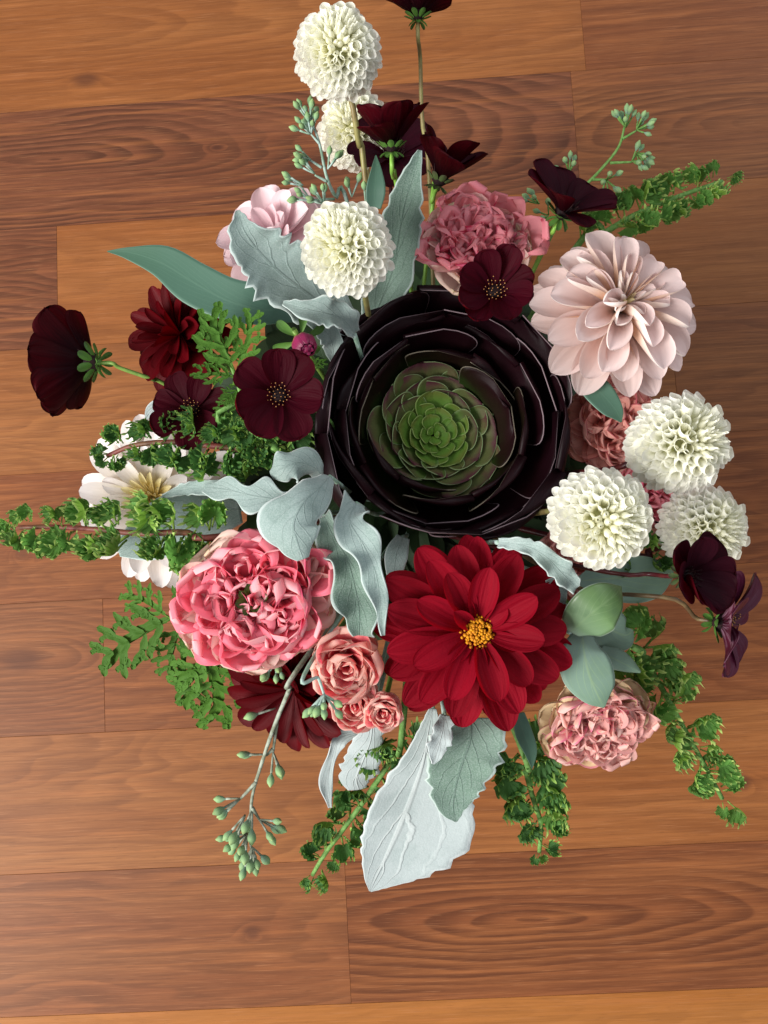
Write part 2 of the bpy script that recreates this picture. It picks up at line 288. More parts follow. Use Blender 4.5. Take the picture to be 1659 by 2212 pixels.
# ------------------------------------------------------------------ floor
Wp = .11; Y0 = .4559
def WD(h):
    c = C(h); return (c[0]*.76, c[1]*.69, c[2]*.60, 1)
def plank_mat(seed, lo, hi, dk, fx=0, fy=.3, rx=.5, ry=.05, nr=9, contrast=.7, warp=1., knot=None):
    s = N('laminate_wood'); tc = s.n('ShaderNodeTexCoord'); sep = s.n('ShaderNodeSeparateXYZ', i_0=tc.outputs['Object'])
    x, y = sep.outputs[0], sep.outputs[1]
    def noise(sx, sy, sc=1., det=3., off=0., rough=.5):
        m = s.n('ShaderNodeMapping', i_Vector=tc.outputs['Object']); m.inputs['Scale'].default_value = (sx, sy, 1); m.inputs['Location'].default_value = (seed*3.17+off, seed*1.7+off, off)
        return s.n('ShaderNodeTexNoise', i_Vector=m.outputs[0], i_Scale=sc, i_Detail=det, i_Roughness=rough).outputs[0]
    n1 = noise(3.2, 13, off=1, det=2.); n2 = noise(11, 60, off=5, det=2.)
    xx = s.math('DIVIDE', s.math('SUBTRACT', x, fx), rx); yy = s.math('DIVIDE', s.math('SUBTRACT', y, fy), ry)
    d = s.math('SQRT', s.math('ADD', s.math('MULTIPLY', xx, xx), s.math('MULTIPLY', yy, yy)))
    if knot:
        kx = s.math('MULTIPLY', s.math('SUBTRACT', x, knot[0]), 1/knot[2]); ky = s.math('MULTIPLY', s.math('SUBTRACT', y, knot[1]), 1/knot[3])
        kd = s.math('SQRT', s.math('ADD', s.math('MULTIPLY', kx, kx), s.math('MULTIPLY', ky, ky)))
        kb = s.math('SUBTRACT', 1.0, s.sstep(kd, 0.0, 2.2)); d = s.math('ADD', d, s.math('MULTIPLY', kb, .22))
    f = s.math('ADD', d, s.math('ADD', s.math('MULTIPLY', s.math('SUBTRACT', n1, .5), 1.3*warp), s.math('MULTIPLY', s.math('SUBTRACT', n2, .5), .16*warp)))
    ring = s.math('FRACT', s.math('MULTIPLY', f, float(nr)))
    line = s.math('MULTIPLY', s.sstep(ring, .05, .8), s.math('SUBTRACT', 1.0, s.sstep(ring, .86, 1.0)))
    amp = s.sstep(noise(5, 22, off=9), .3, .58)
    fib = noise(14, 700, off=3, det=6., rough=.65); fib2 = noise(34, 1700, off=4, det=2.); pore = noise(70, 2400, off=8, det=1.); flow = noise(6, 170, off=11, det=4., rough=.6); big = noise(3, 20, off=7)
    col = s.mix(s.sstep(big, .3, .7), WD(lo), WD(hi))
    col = s.mix(s.math('MULTIPLY', s.math('MULTIPLY', line, s.math('ADD', .25, s.math('MULTIPLY', amp, .75))), contrast), col, WD(dk))
    col = s.mix(s.math('MULTIPLY', s.sstep(fib, .42, .68), .45), col, WD(dk))
    col = s.mix(s.math('MULTIPLY', s.sstep(fib2, .56, .72), .32), col, C('#a87450'))
    col = s.mix(s.math('MULTIPLY', s.sstep(pore, .66, .74), .4), col, C('#2e1810')); col = s.mix(s.math('MULTIPLY', s.sstep(flow, .5, .68), .32), col, WD(dk)); col = s.mix(s.math('MULTIPLY', s.sstep(flow, .5, .3), .3), col, WD('#b9784a'))
    if knot: col = s.mix(s.math('MULTIPLY', s.math('SUBTRACT', 1.0, s.sstep(kd, .25, 1.15)), knot[4] if len(knot) > 4 else .6), col, C('#46291f'))
    bp = s.n('ShaderNodeBump', i_Strength=.12, i_Distance=.0004, i_Height=fib)
    p = s.n('ShaderNodeBsdfPrincipled', i_Base_Color=col, i_Roughness=s.math('ADD', .38, s.math('MULTIPLY', fib, .16)), i_Normal=bp.outputs[0]); p.inputs['Specular IOR Level'].default_value = .14
    s.n('ShaderNodeOutputMaterial', i_0=p.outputs[0]); return s.m
floor = obj('floor', mk('floor', [(-3, -3, -.012), (3, -3, -.012), (3, 3, -.012), (-3, 3, -.012)], [(0, 1, 2, 3)], solid('floor_underlay', '#4a2f20', .9))); floor['kind'] = 'structure'
def plank(x0, x1, row, mat):
    y1 = Y0-Wp*(row-1); y0 = y1-Wp; g = .00007; c = .00018
    X0, X1, Ya, Yb = x0+g, x1-g, y0+g, y1-g
    cx, cy = (x0+x1)/2, (y0+y1)/2
    v = [(X0+c, Ya+c, 0), (X1-c, Ya+c, 0), (X1-c, Yb-c, 0), (X0+c, Yb-c, 0), (X0, Ya, -c), (X1, Ya, -c), (X1, Yb, -c), (X0, Yb, -c), (X0, Ya, -.008), (X1, Ya, -.008), (X1, Yb, -.008), (X0, Yb, -.008)]
    v = [(a-cx, b-cy, z) for a, b, z in v]; F = [(0, 1, 2, 3)]
    for b in (0, 4): F += [(b+4+i, b+4+(i+1) % 4, b+(i+1) % 4, b+i) for i in range(4)]
    o = obj('plank', mk('plank', v, F, mat, smooth=False), floor); o.location = (cx, cy, 0); return o
OR = ('#935c35', '#a06a40', '#75482c'); ORB = ('#a56a36', '#ae7642', '#8a5a30'); RB = ('#845034', '#905c3a', '#5f3826'); DK = ('#784a35', '#865640', '#55362a'); TAN = ('#935f3a', '#9f6c44', '#70462e'); MID = ('#875438', '#946240', '#66402c')
def wood(row, spans):
    for x0, x1, cs, kw in spans:
        cx, cy = (x0+x1)/2, Y0-Wp*(row-1)-Wp/2; k = dict(kw)
        if 'f' in k:  k['fx'], k['fy'] = k['f'][0]-cx, k['f'][1]-cy; del k['f']
        if 'kn' in k: q = k.pop('kn'); k['knot'] = (q[0]-cx, q[1]-cy)+tuple(q[2:])
        plank(x0, x1, row, plank_mat(row*7.3+x0*11, *cs, **k))
def F2(x, y): p = P(x, y, 0); return (p.x, p.y)
wood(-1, [(-.9, -.12, MID, {}), (-.12, .9, OR, {})])
wood(0, [(-.85, .1775, OR, dict(f=F2(60, 70), rx=.32, ry=.045, nr=7, contrast=.45, kn=(*F2(185, 172), .016, .008))), (.1775, .9, RB, dict(f=F2(1500, 90), rx=.5, ry=.1, nr=9, contrast=.35))])
wood(1, [(-.72, .1638, DK, dict(f=F2(120, 345), rx=.24, ry=.036, nr=7, contrast=.9, warp=.8, kn=(*F2(468, 319), .007, .003, .7))), (.1638, .95, MID, dict(f=F2(1640, 265), rx=.17, ry=.034, nr=7, contrast=.75, warp=.9))])
wood(2, [(-.95, -.297, DK, dict(rx=.9, ry=.08, fy=-.1, nr=12)), (-.297, .52, OR, dict(rx=.8, ry=.12, fy=.05, nr=8, contrast=.35, warp=.7)), (.52, .9, RB, {})])
wood(3, [(-.9, -.41, RB, dict(f=F2(10, 745), rx=.06, ry=.03, nr=6)), (-.41, .23, TAN, dict(rx=.9, ry=.16, fy=.1, nr=14, contrast=.4)), (.23, .9, MID, dict(rx=.9, ry=.13, fy=.1, nr=12, contrast=.45))])
wood(4, [(-.9, .05, RB, dict(rx=1.2, ry=.2, fy=.1, nr=14, contrast=.35, kn=(*F2(48, 1195), .008, .006, .35))), (.05, .9, RB, dict(rx=.9, ry=.2, fy=-.2, nr=12, contrast=.5))])
wood(5, [(-.9, -.2618, MID, dict(f=F2(40, 1420), rx=.11, ry=.034, nr=7, contrast=.6, warp=.8, kn=(*F2(48, 1425), .022, .012, .5))), (-.2618, .9, RB, dict(rx=1., ry=.2, fy=.15, nr=13, contrast=.4))])
wood(6, [(-.9, .02, TAN, dict(rx=1.1, ry=.15, fy=.05, nr=10, contrast=.45)), (.02, .9, OR, dict(f=F2(1500, 1600), rx=.36, ry=.06, nr=6, contrast=.4, kn=(*F2(1600, 1690), .011, .008, .75)))])
wood(7, [(-.9, -.0685, MID, dict(f=F2(0, 1990), rx=.5, ry=.07, nr=6, contrast=.55, warp=1.2, kn=(*F2(545, 2015), .009, .006, .6))), (-.0685, .9, RB, dict(f=F2(1160, 1985), rx=.2, ry=.027, nr=5, contrast=.85, warp=.75))])
wood(8, [(-.7, .5, ORB, dict(rx=1.2, ry=.2, fy=.2, nr=10, contrast=.3)), (.5, .9, OR, {})])
wood(9, [(-.9, .1, RB, {}), (.1, .9, OR, {})])

# ------------------------------------------------------------------ vase holding the bunch
vz = obj('vase', mk('vase', *[q for q in (lambda a: (a[0], a[1]))(lathe([(0, 0), (.036, 0), (.04, .004), (.046, .06), (.038, .1), (.032, .125), (.035, .135), (.032, .136), (.029, .125), (.03, .11)], 40))], MT['vase']))
vz.location = (NECK.x, NECK.y, .0005); vz['label'] = 'round dark vase standing on the floor under the flowers'; vz['category'] = 'vase'

# ------------------------------------------------------------------ white ball dahlias
R0 = .0222
def floret(L, W, mat, slant, seed, op=1.):
    r = random.Random(seed); nu, nv = 8, 13; out = np.zeros((nu, nv, 3)); U = []
    A = PI*.97
    for i in range(nu):
        u = (i/(nu-1))**.8
        rad_ = W*.5*(.22+.78*min(u/.8, 1)**1.3)*(1-.12*max(u-.85, 0)/.15)*(op if u > .8 else 1)
        for j in range(nv):
            v = -1+2*j/(nv-1); a = A*v*(1.0); q = 1.05 if abs(v) < .2 else 1
            ln = L*u + W*u*u*(.30*slant*math.cos(a)) + W*.10*u**4*(1-min(abs(v)*3, 1))
            out[i, j] = (ln, rad_*1.06*math.sin(a), rad_*(1-math.cos(a))*.92-rad_*.9 + .0); U.append((u, (v+1)/2))
    return mk('petal', out.reshape(-1, 3), gridF(nu, nv), mat, U)
def pompom_parts(seed):
    random.seed(seed); out = []; Np = 330; thm = rad(150); pool = {}
    for i in range(Np):
        t = (i+.5)/Np; th = thm*t**.6
        dth = thm*.6*t**(-.4)/Np; wd = math.sqrt(max(2*PI*math.sin(th)*dth, 1e-4))*R0*1.22
        key = int(t*11)
        if key not in pool:
            pool[key] = [floret(R0*.8, max(wd, .0024), MT['pom_in'] if key < 2 else MT['pom_out'], .35+.12*key, seed*31+key*3+k, .3 if key < 1 else 1) for k in range(2)]
        th2 = th+random.uniform(-.06, .06); ph = i*2.39996+random.uniform(-.05, .05)
        d = Vector((math.sin(th2)*math.cos(ph), math.sin(th2)*math.sin(ph), math.cos(th2)))
        m = Matrix.Translation(d*R0*random.uniform(.17, .23)) @ pm(th2, ph, roll=random.uniform(-.1, .1), scale=random.uniform(.9, 1.08))
        out.append((pool[key][i % 2], m))
    return out
POM = [pompom_parts(3), pompom_parts(8)]
core = mk('flower_core', *(lambda q: (q[0], q[1]))(lathe([(0, R0*.62)]+[(R0*.62*math.sin(a), R0*.62*math.cos(a)) for a in np.linspace(.2, 2.9, 9)]+[(0, -R0*.62)], 14)), solid('core_cream', '#cfcf9a'))
def pompom(x, y, z, r, axis, label, stm='st_olive', via=(), variant=0, roll=0.):
    loc = P(x, y, z); Mx = frame(loc, axis, roll) @ Matrix.Scale(M(r, z)/R0/1.0, 4)
    t = thing('ball_dahlia', label, 'flower', Mx, 'white ball dahlias in the bouquet')
    obj('flower_core', core, t)
    for me, m in POM[variant]: obj('petal', me, t, m)
    t2 = t; bpy.context.view_layer.update()
    stem(t, loc-Vector(axis)*M(r, z)*.6, axis, MT[stm], via, r0=.0015/ (M(r, z)/R0), r1=.0018)
    return t
pompom(730, 115, .30, 93, V(.05, .12, .95), 'white ball dahlia at the top of the bouquet on a bare olive stem', via=[P(757, 210, .285), P(775, 310, .27), P(790, 395, .255)], roll=.3)
pompom(768, 283, .215, 80, V(-.2, .1, .95), 'white ball dahlia half hidden behind an olive stem, under the topmost ball dahlia', variant=1)
pompom(750, 537, .325, 97, V(-.22, .15, .95), 'creamy white ball dahlia resting on the big silver leaf above the succulent', roll=1.1)
pompom(1465, 960, .315, 102, V(.5, .2, .8), 'brightest white ball dahlia right of the succulent, below the blush dahlia', stm='st_maroon', via=[P(1330, 1012, .285), P(1240, 1022, .235), P(1180, 1030, .2)], variant=1, roll=2)
pompom(1297, 1120, .32, 102, V(.22, -.25, .93), 'white ball dahlia at the lower right rim of the dark succulent', roll=2.2)
pompom(1520, 1140, .245, 85, V(.5, -.1, .8), 'greenish white ball dahlia partly covered by a chocolate cosmos', stm='st_maroon', variant=1, roll=.5)

# ------------------------------------------------------------------ dahlias in rows of petals
def dahlia(x, y, z, r, axis, label, name, rows, group=None, roll=0., disc=None, stm='st_green', via=(), seed=1, sepals=True, inner=None):
    random.seed(seed); R = M(r, z); loc = P(x, y, z); t = thing(name, label, 'flower', frame(loc, axis, roll), group)
    bpy.context.view_layer.update()
    off = 0
    for ri, (n, th, Lr, Wr, mat, kw) in enumerate(rows):
        kw = dict(kw); jit = kw.pop('jit', .08); rr = kw.pop('r', .04)*R; zz = kw.pop('z', 0)*R; skip = kw.pop('skip', ())
        pool = [petal('petal', Lr*R, Wr*R, MT[mat], seed=seed*97+ri*11+k, **{**kw, 'wob': kw.get('wob', .03)}) for k in range(3)]
        off += 2.4
        for k in range(n):
            if k in skip: continue
            ph = off+k*TAU/n+random.uniform(-jit, jit)*TAU/n*1.6
            obj('petal', pool[k % 3], t, pm(rad(th)+random.uniform(-jit, jit), ph, rr, zz+random.uniform(-.01, .01)*R, random.uniform(-.22, .22), random.uniform(.92, 1.05)))
    if disc:
        b = Bag(); s2 = (lambda q: q)(lathe([(0, 1), (.7, .7), (1, 0), (.8, -1)], 6))
        for k in range(disc[1]):
            a = k*2.4; q = disc[0]*R*math.sqrt((k+.5)/disc[1])*random.uniform(.8, 1.15); sz = R*disc[0]*.12*random.uniform(.6, 1.35)
            b.add([(q*math.cos(a)+p[0]*sz, q*math.sin(a)+p[1]*sz, disc[2]*R+ (1-(q/(disc[0]*R))**2)*.05*R+p[2]*sz*1.5) for p in s2[0]], s2[1])
        obj('disc', b.mesh('disc', MT['yellow']), t)
    if sepals:
        sp = petal('sepal', R*.35, R*.16, MT['sepal'], A0=.5, A1=.2, p0=0, p1=-.6)
        for k in range(6): obj('sepal', sp, t, pm(rad(110), k*TAU/6, .05*R, -.1*R))
    stem(t, loc-Vector(axis)*.02*R, axis, MT[stm], via); return t

dahlia(1030, 1362, .285, 212, V(0, .0, 1), 'large crimson dahlia with a yellow centre below the succulent', 'crimson_dahlia', [
    (13, 99, 1.02, .40, 'red', dict(p0=-.1, p1=.05, A0=.9, A1=.55, nu=14, nv=13, point=-.35, b=.62, z=-.16, ridge=.06)),
    (13, 88, .98, .40, 'red', dict(p0=.0, p1=.0, A0=1., A1=.6, nu=14, nv=13, point=-.35, b=.62, z=-.1, ridge=.06, jit=.12)),
    (11, 76, .88, .39, 'red', dict(p0=.05, p1=-.2, A0=1.1, A1=.7, nu=14, nv=13, point=-.3, b=.6, z=-.04, ridge=.06, jit=.13)),
    (9, 63, .72, .36, 'red', dict(p0=.15, p1=-.3, A0=1.3, A1=.9, nu=13, nv=13, point=-.2, b=.55, jit=.16, ridge=.06)),
    (6, 48, .42, .24, 'red', dict(p0=.2, p1=-.5, A0=1.6, A1=1.2, nu=10, nv=9, point=.1, jit=.22)),
    ], disc=(.165, 95, .1), seed=5, roll=.2)
DR = [(12, 100, 1., .46, 'darkred', dict(p0=-.1, p1=-.1, A0=.9, A1=.6, nu=10, nv=7, point=-.3)),
      (12, 85, .98, .46, 'darkred', dict(p0=0, p1=-.1, A0=.9, A1=.6, nu=10, nv=7, point=-.3, z=.04)),
      (11, 68, .92, .42, 'darkred', dict(p0=0, p1=-.1, A0=1., A1=.7, nu=10, nv=7, point=-.3, z=.08)),
      (9, 50, .82, .30, 'darkred', dict(p0=0, p1=-.2, A0=1.1, A1=.9, nu=10, nv=7, point=-.3, z=.1)),
      (7, 30, .7, .26, 'darkred', dict(p0=0, p1=.0, A0=1.4, A1=1.2, nu=9, nv=7, z=.1))]
dahlia(395, 725, .225, 132, V(-.55, .1, .8), 'dark red dahlia beneath the long eucalyptus leaf on the left', 'dark_red_dahlia', DR, seed=9, group='dark red dahlias')
dahlia(640, 1480, .215, 150, V(-.35, -.5, .75), 'dark red dahlia peeking out below the big pink rose', 'dark_red_dahlia', DR[:4], seed=12, group='dark red dahlias')
dahlia(1332, 672, .262, 182, V(.2, .32, .92), 'blush dahlia with rolled petals at the upper right of the succulent', 'blush_dahlia', [
    (12, 100, 1.03, .52, 'blush', dict(p0=-.1, p1=.12, A0=1.6, A1=.45, b=.62, nu=14, nv=13, point=-.5, z=-.2)),
    (12, 88, 1.0, .54, 'blush', dict(p0=0, p1=.0, A0=2.2, A1=.6, b=.58, nu=14, nv=13, point=-.4, z=-.12, jit=.1)),
    (10, 75, .95, .60, 'blush', dict(p0=.2, p1=-.25, A0=2.8, A1=1.1, b=.52, nu=14, nv=13, point=-.3, z=-.06, jit=.12)),
    (9, 60, .80, .56, 'blush', dict(p0=.3, p1=-.45, A0=3.0, A1=1.5, b=.5, nu=14, nv=13, point=-.2, jit=.15)),
    (7, 45, .62, .46, 'blush', dict(p0=.3, p1=-.5, A0=3.0, A1=1.9, b=.4, nu=13, nv=13, point=.2, jit=.2)),
    (6, 30, .50, .32, 'blush', dict(p0=.2, p1=-.4, A0=3.0, A1=2.2, b=.4, nu=11, nv=11, jit=.25)),
    (6, 17, .42, .20, 'blush', dict(p0=.1, p1=-.3, A0=2.9, A1=2.4, nu=10, nv=9, jit=.25)),
    (4, 9, .34, .12, 'butter', dict(p0=.1, p1=-.1, A0=2.8, A1=2.4, nu=8, nv=7)),
    ], seed=3, roll=.4)
dahlia(600, 520, .235, 128, V(-.25, .35, .85), 'pale pink dahlia behind the big silver leaf', 'pale_pink_dahlia', [
    (8, 95, 1.05, .74, 'palepink', dict(p0=0, p1=.2, A0=1., A1=.5, nu=11, nv=9, ruf=.02, z=-.1)),
    (8, 78, 1., .7, 'palepink', dict(p0=.1, p1=.2, A0=1.1, A1=.7, nu=11, nv=9, ruf=.02)),
    (7, 58, .9, .6, 'palepink', dict(p0=.1, p1=.2, A0=1.3, A1=.9, nu=11, nv=9)),
    (6, 36, .7, .4, 'palepink', dict(p0=.1, p1=.2, A0=1.5, A1=1.2, nu=9, nv=9))], seed=14)
dahlia(335, 1078, .205, 198, V(-.18, .0, .97), 'cream dahlia with a buttery centre under the curly geranium sprigs at left', 'cream_dahlia', [
    (13, 98, 1.0, .31, 'cream', dict(p0=-.1, p1=.0, A0=.9, A1=.5, nu=11, nv=7, point=-.1, z=-.1)),
    (13, 88, .95, .31, 'cream', dict(p0=0, p1=.05, A0=.9, A1=.5, nu=11, nv=7, z=-.05)),
    (12, 76, .8, .29, 'cream', dict(p0=.05, p1=-.05, A0=1., A1=.6, nu=11, nv=7)),
    (11, 62, .58, .25, 'cream', dict(p0=.1, p1=-.2, A0=1.3, A1=.9, nu=10, nv=7)),
    (13, 48, .34, .11, 'butter', dict(p0=.1, p1=-.2, A0=1.8, A1=1.4, nu=9, nv=7)),
    (12, 32, .24, .08, 'butter', dict(p0=.1, p1=-.2, A0=2.2, A1=2., nu=8, nv=7)),
    (7, 15, .2, .07, 'butter', dict(p0=.1, p1=-.1, A0=2.4, A1=2.2, nu=7, nv=7))], seed=21)

# ------------------------------------------------------------------ chocolate cosmos
def cosmos(x, y, z, r, axis, label, th=68, n=8, mat='choclit', seed=1, roll=0., stm='st_maroon', via=(), p1=-.35, sep='sepal_dk', skip=(), jit=.14, wr=.62, open_=None, specks=()):
    random.seed(seed); R = M(r, z); loc = P(x, y, z); t = thing('chocolate_cosmos', label, 'flower', frame(loc, axis, roll), 'chocolate cosmos flowers')
    bpy.context.view_layer.update()
    pool = [petal('petal', R*1.02, R*wr, MT[mat], a=.75, b=.46, A0=1.0, A1=.4, p0=.35, p1=p1, nu=15, nv=13, notch=.035, ruf=.03, point=.8, wob=.03, seed=seed*13+k) for k in range(4)]
    for k in range(n):
        if k in skip: continue
        tt = rad(th if not open_ else open_.get(k, th))
        obj('petal', pool[k % 4], t, pm(tt+random.uniform(-jit, jit), k*TAU/n+random.uniform(-.12, .12), .05*R, .02*R*(k % 2), random.uniform(-.2, .2), random.uniform(.9, 1.06)))
    b = Bag(); q = lathe([(0, .16), (.1, .15), (.17, .08), (.16, 0), (.06, -.1)], 16); b.add([(p[0]*R, p[1]*R, p[2]*R) for p in q[0]], q[1]); obj('disc', b.mesh('disc', MT['disc']), t)
    sb = Bag(); pb = Bag(); sd = lathe([(0, 1), (.8, .4), (.8, -.4), (0, -1)], 5)
    for k in range(34):
        a = k*2.4; rr = R*.2*math.sqrt((k+1)/34); h = R*random.uniform(.2, .32); tip = (rr*1.3*math.cos(a), rr*1.3*math.sin(a), h)
        v, f = tube_geo(spline([(rr*.8*math.cos(a), rr*.8*math.sin(a), .08*R), tip], 3), [R*.009]*3, 4); sb.add(v, f)
        s_ = R*.015; pb.add([(tip[0]+p[0]*s_, tip[1]+p[1]*s_, tip[2]+p[2]*s_) for p in sd[0]], sd[1])
    o = obj('stamens', sb.mesh('stamens', MT['stam']), t); o = obj('pollen', pb.mesh('pollen', MT['pollen'] if mat != 'choc' else MT['stam']), t)
    se = [petal('sepal', R*.34, R*.15, MT[sep], A0=.8, A1=.5, p0=0, p1=.5*s_, nu=7, nv=5, seed=k) for k, s_ in enumerate((1, -1.2))]
    for k in range(8): obj('sepal', se[0], t, pm(rad(th+16), k*TAU/8+.2, .04*R, -.06*R))
    for k in range(8): obj('sepal', se[1], t, pm(rad(min(th+38, 120)), k*TAU/8+.6, .03*R, -.08*R, scale=.75))
    q = lathe([(0.01, -.16), (.045, -.13), (.08, -.07), (.075, 0)], 10); b = Bag(); b.add([(p[0]*R, p[1]*R, p[2]*R) for p in q[0]], q[1]); obj('calyx', b.mesh('calyx', MT[sep]), t)
    stem(t, loc-Vector(axis)*R*.12, axis, MT[stm], via, r0=.0011, r1=.0013, back=.008); return t
cosmos(903, 36, .285, 96, V(.0, .93, .1), 'chocolate cosmos cut off by the top edge of the picture', th=70, wr=.8, p1=.2, mat='choc', seed=2, stm='st_olive', via=[P(908, 130, .27), P(912, 260, .255), P(930, 430, .24)], sep='sepal', roll=.2)
cosmos(846, 318, .30, 112, V(-.02, .9, .35), 'chocolate cosmos opening upwards on a light green stem beside the hidden ball dahlia', th=58, wr=.8, p1=.3, mat='choc', seed=3, stm='st_lgreen', via=[P(850, 385, .275), P(862, 440, .26)], sep='sepal', roll=.5, open_={5: 88, 1: 78})
cosmos(848, 345, .235, 110, V(.1, .45, .75), 'near black cosmos tucked behind the tall silver leaf', th=74, mat='choc', seed=4)
cosmos(948, 392, .27, 112, V(.32, .85, .3), 'chocolate cosmos leaning right above the dusky pink rose', th=56, wr=.75, p1=.25, mat='choc', seed=5, stm='st_lgreen', via=[P(935, 440, .25)], open_={6: 80})
cosmos(1215, 462, .285, 122, V(.3, .6, .6), 'half open chocolate cosmos with raised stamens above the blush dahlia', th=70, wr=.62, p1=.05, mat='choc', seed=6, stm='st_lgreen', via=[P(1190, 500, .25)], sep='sepal', roll=.9, open_={1: 85, 5: 80})
cosmos(1068, 632, .325, 106, V(-.02, .08, 1), 'open maroon cosmos overlapping the upper rim of the succulent', th=66, wr=.66, p1=.1, mat='choclit', seed=7, via=[P(1075, 615, .26), P(1060, 650, .2)], roll=.35)
cosmos(604, 855, .32, 108, V(.02, .0, 1), 'open maroon cosmos touching the left rim of the succulent', th=74, mat='choclit', seed=8, roll=.75, n=7, wr=.78, p1=-.1, via=[P(598, 860, .26), P(625, 890, .2)])
cosmos(418, 888, .262, 92, V(-.12, .1, 1), 'maroon cosmos peeking out left of the open one, above the curly geranium', th=70, mat='choclit', seed=9, roll=.2, n=7, wr=.7)
cosmos(203, 783, .235, 140, V(-.93, .08, -.25), 'plum backed cosmos seen from behind at the far left', th=66, wr=.8, p1=.1, mat='choc', seed=10, roll=.4, stm='st_green', via=[P(260, 795, .235), P(330, 820, .23), P(395, 850, .22)], sep='sepal')
cosmos(1478, 1245, .29, 104, V(.55, .05, .85), 'near black cosmos in front of the greenish ball dahlia at right', th=60, wr=.9, p1=.1, mat='choc', seed=11, roll=.1, stm='st_maroon', via=[P(1400, 1240, .27), P(1280, 1230, .26)], open_={1: 82, 3: 88})
cosmos(1552, 1345, .262, 122, V(.8, -.15, .55), 'streaked plum cosmos with bare stamens at the far right', th=70, wr=.8, p1=-.5, mat='purple', seed=12, roll=.25, stm='st_brown', via=[P(1460, 1295, .265), P(1345, 1283, .255), P(1250, 1270, .24)], sep='sepal')

# ------------------------------------------------------------------ dark succulent
def succulent():
    random.seed(4); z = .228; loc = P(938, 938, z); R = M(350, .26); t = thing('succulent_rosette', 'large burgundy black succulent with a green heart in the middle of the bouquet', 'succulent', frame(loc, V(.2, .16, 1), 0.))
    bpy.context.view_layer.update()
    n = 62
    for i in range(n):
        f = (i+.5)/n; h = .66
        if f < h:                            # flat heart
            g = f/h; rho = R*(.025+.455*g**.8); zt = R*.05*g; rb, zb = .12*rho, -R*.02-R*.12*g; W = rho*1.0+.012*R; mat = 'aeo_core' if g < .5 else 'aeo_in'; p0, p1 = -.15, .3; A = .6
        else:                                # standing leaves of the bowl
            g = (f-h)/(1-h); rho = R*(.52+.46*g**.9); zt = R*(.12+.24*g**.8)-R*.2*max(g-.7, 0); rb, zb = .28*rho, -R*.2-R*.1*g; W = rho*1.42; mat = 'aeo_mid' if g < .35 else 'aeo_out'; p0, p1 = -.35, .65; A = .72
        rho *= random.uniform(.95, 1.05); zt += R*random.uniform(-1, 1)*(.008 if f < h else .05); dr, dz = rho-rb, zt-zb; L = math.hypot(dr, dz)*1.04; th = math.atan2(dr, dz)
        me = petal('leaf', L, W, MT[mat], a=.7, b=(.5 if f < h else .36), A0=A*.8, A1=A*1.25, p0=p0, p1=p1, nu=18, nv=17, point=(1. if f < h else 2.6), seed=i, ruf=(.015 if f < h else .042), rk=1.0, wob=.02, ridge=.012, rc=(0. if f < h*.75 else rho*random.uniform(.8, 1.25)))
        o = obj('leaf', me, t, pm(th, i*2.39996+random.uniform(-.1, .1), rb, zb, random.uniform(-.12, .12)))
        md = o.modifiers.new('thick', 'SOLIDIFY'); md.thickness = .0005 if f < h else .0006; md.offset = 0
    st = tube('stem', [(0, 0, -.2*R), (0, 0, -.09)], .008, .006, MT['st_brown'], 6); obj('stem', st, t)
succulent()

# ------------------------------------------------------------------ ruffled roses
def rose(x, y, z, r, axis, label, inm, outm, seed, sx=1., sy=1., roll=0., subs=5, name='ruffled_rose', n_in=26, height=.55, group='ruffled pink roses', ruf=.1, outer=9, oth=62):
    random.seed(seed); R = M(r, z); loc = P(x, y, z); t = thing(name, label, 'flower', frame(loc, axis, roll), group); bpy.context.view_layer.update()
    S = Matrix.Diagonal((sx, sy, 1, 1))
    for ring, (thr, Lr) in enumerate(((oth+22, 1.02), (oth, 1.0), (oth-18, .92))):
        for k in range(outer-ring):
            me = petal('petal', R*Lr*random.uniform(.95, 1.05), R*.95, MT[outm if ring < 2 else inm], a=.6, b=.35, A0=1., A1=.8, p0=.35, p1=.25-.55*(ring > 0), nu=13, nv=13, ruf=ruf*(.45+.25*ring), rk=2.4, point=1., curl=-.6, seed=seed*50+ring*10+k)
            obj('outer_petal' if ring < 2 else 'petal', me, t, S @ pm(rad(thr)+random.uniform(-.1, .1), k*TAU/(outer-ring)+ring*.4+random.uniform(-.1, .1), .02*R, -.25*R))
    cs = [(0, 0)] + [(.46*R*math.cos(a), .46*R*math.sin(a)) for a in [k*TAU/(subs-1)+.4 for k in range(subs-1)]] if subs > 1 else [(0, 0)]
    for ci, (cx, cy) in enumerate(cs):
        m = int(n_in*1.15)//len(cs)+2
        for k in range(m):
            f = (k+.6)/m; rr = R*(.03+.30*f)*(1 if subs > 1 else 2.2); a = k*2.4+ci
            Hh = R*height*random.uniform(.85, 1.1)
            me = petal('petal', Hh, max(rr*2.9, R*.24), MT[inm], a=.3, b=.2, A0=1.5, A1=1.25, p0=.15, p1=-.35*f-.1, nu=13, nv=23, ruf=ruf*1.15, rk=1.6+random.random()*1.4, ridge=.02, point=1.5, curl=-.5*f, seed=seed*77+ci*20+k)
            Mx = Matrix.Translation((cx, cy, -.05*R-.1*R*(math.hypot(cx, cy)/R))) @ pm(rad(4+26*f)+random.uniform(-.15, .15), a+random.uniform(-.3, .3), rr*.55, 0, random.uniform(-.2, .2))
            obj('petal', me, t, S @ Mx)
    return t
ra = rose(560, 1292, .27, 168, V(-.05, -.02, 1), 'big hot pink ruffled rose with a green core at the lower left', 'rose_in', 'rose_out', 31, sx=1.08, sy=.88, n_in=52, subs=6, roll=.3, ruf=.11)
stem(ra, P(560, 1292, .25), (0, 0, 1), MT['st_green'])
gc = petal('green_sepal', .012, .007, MT['sepal'], A0=.8, A1=.5, p0=.1, p1=-.3, ruf=.12)
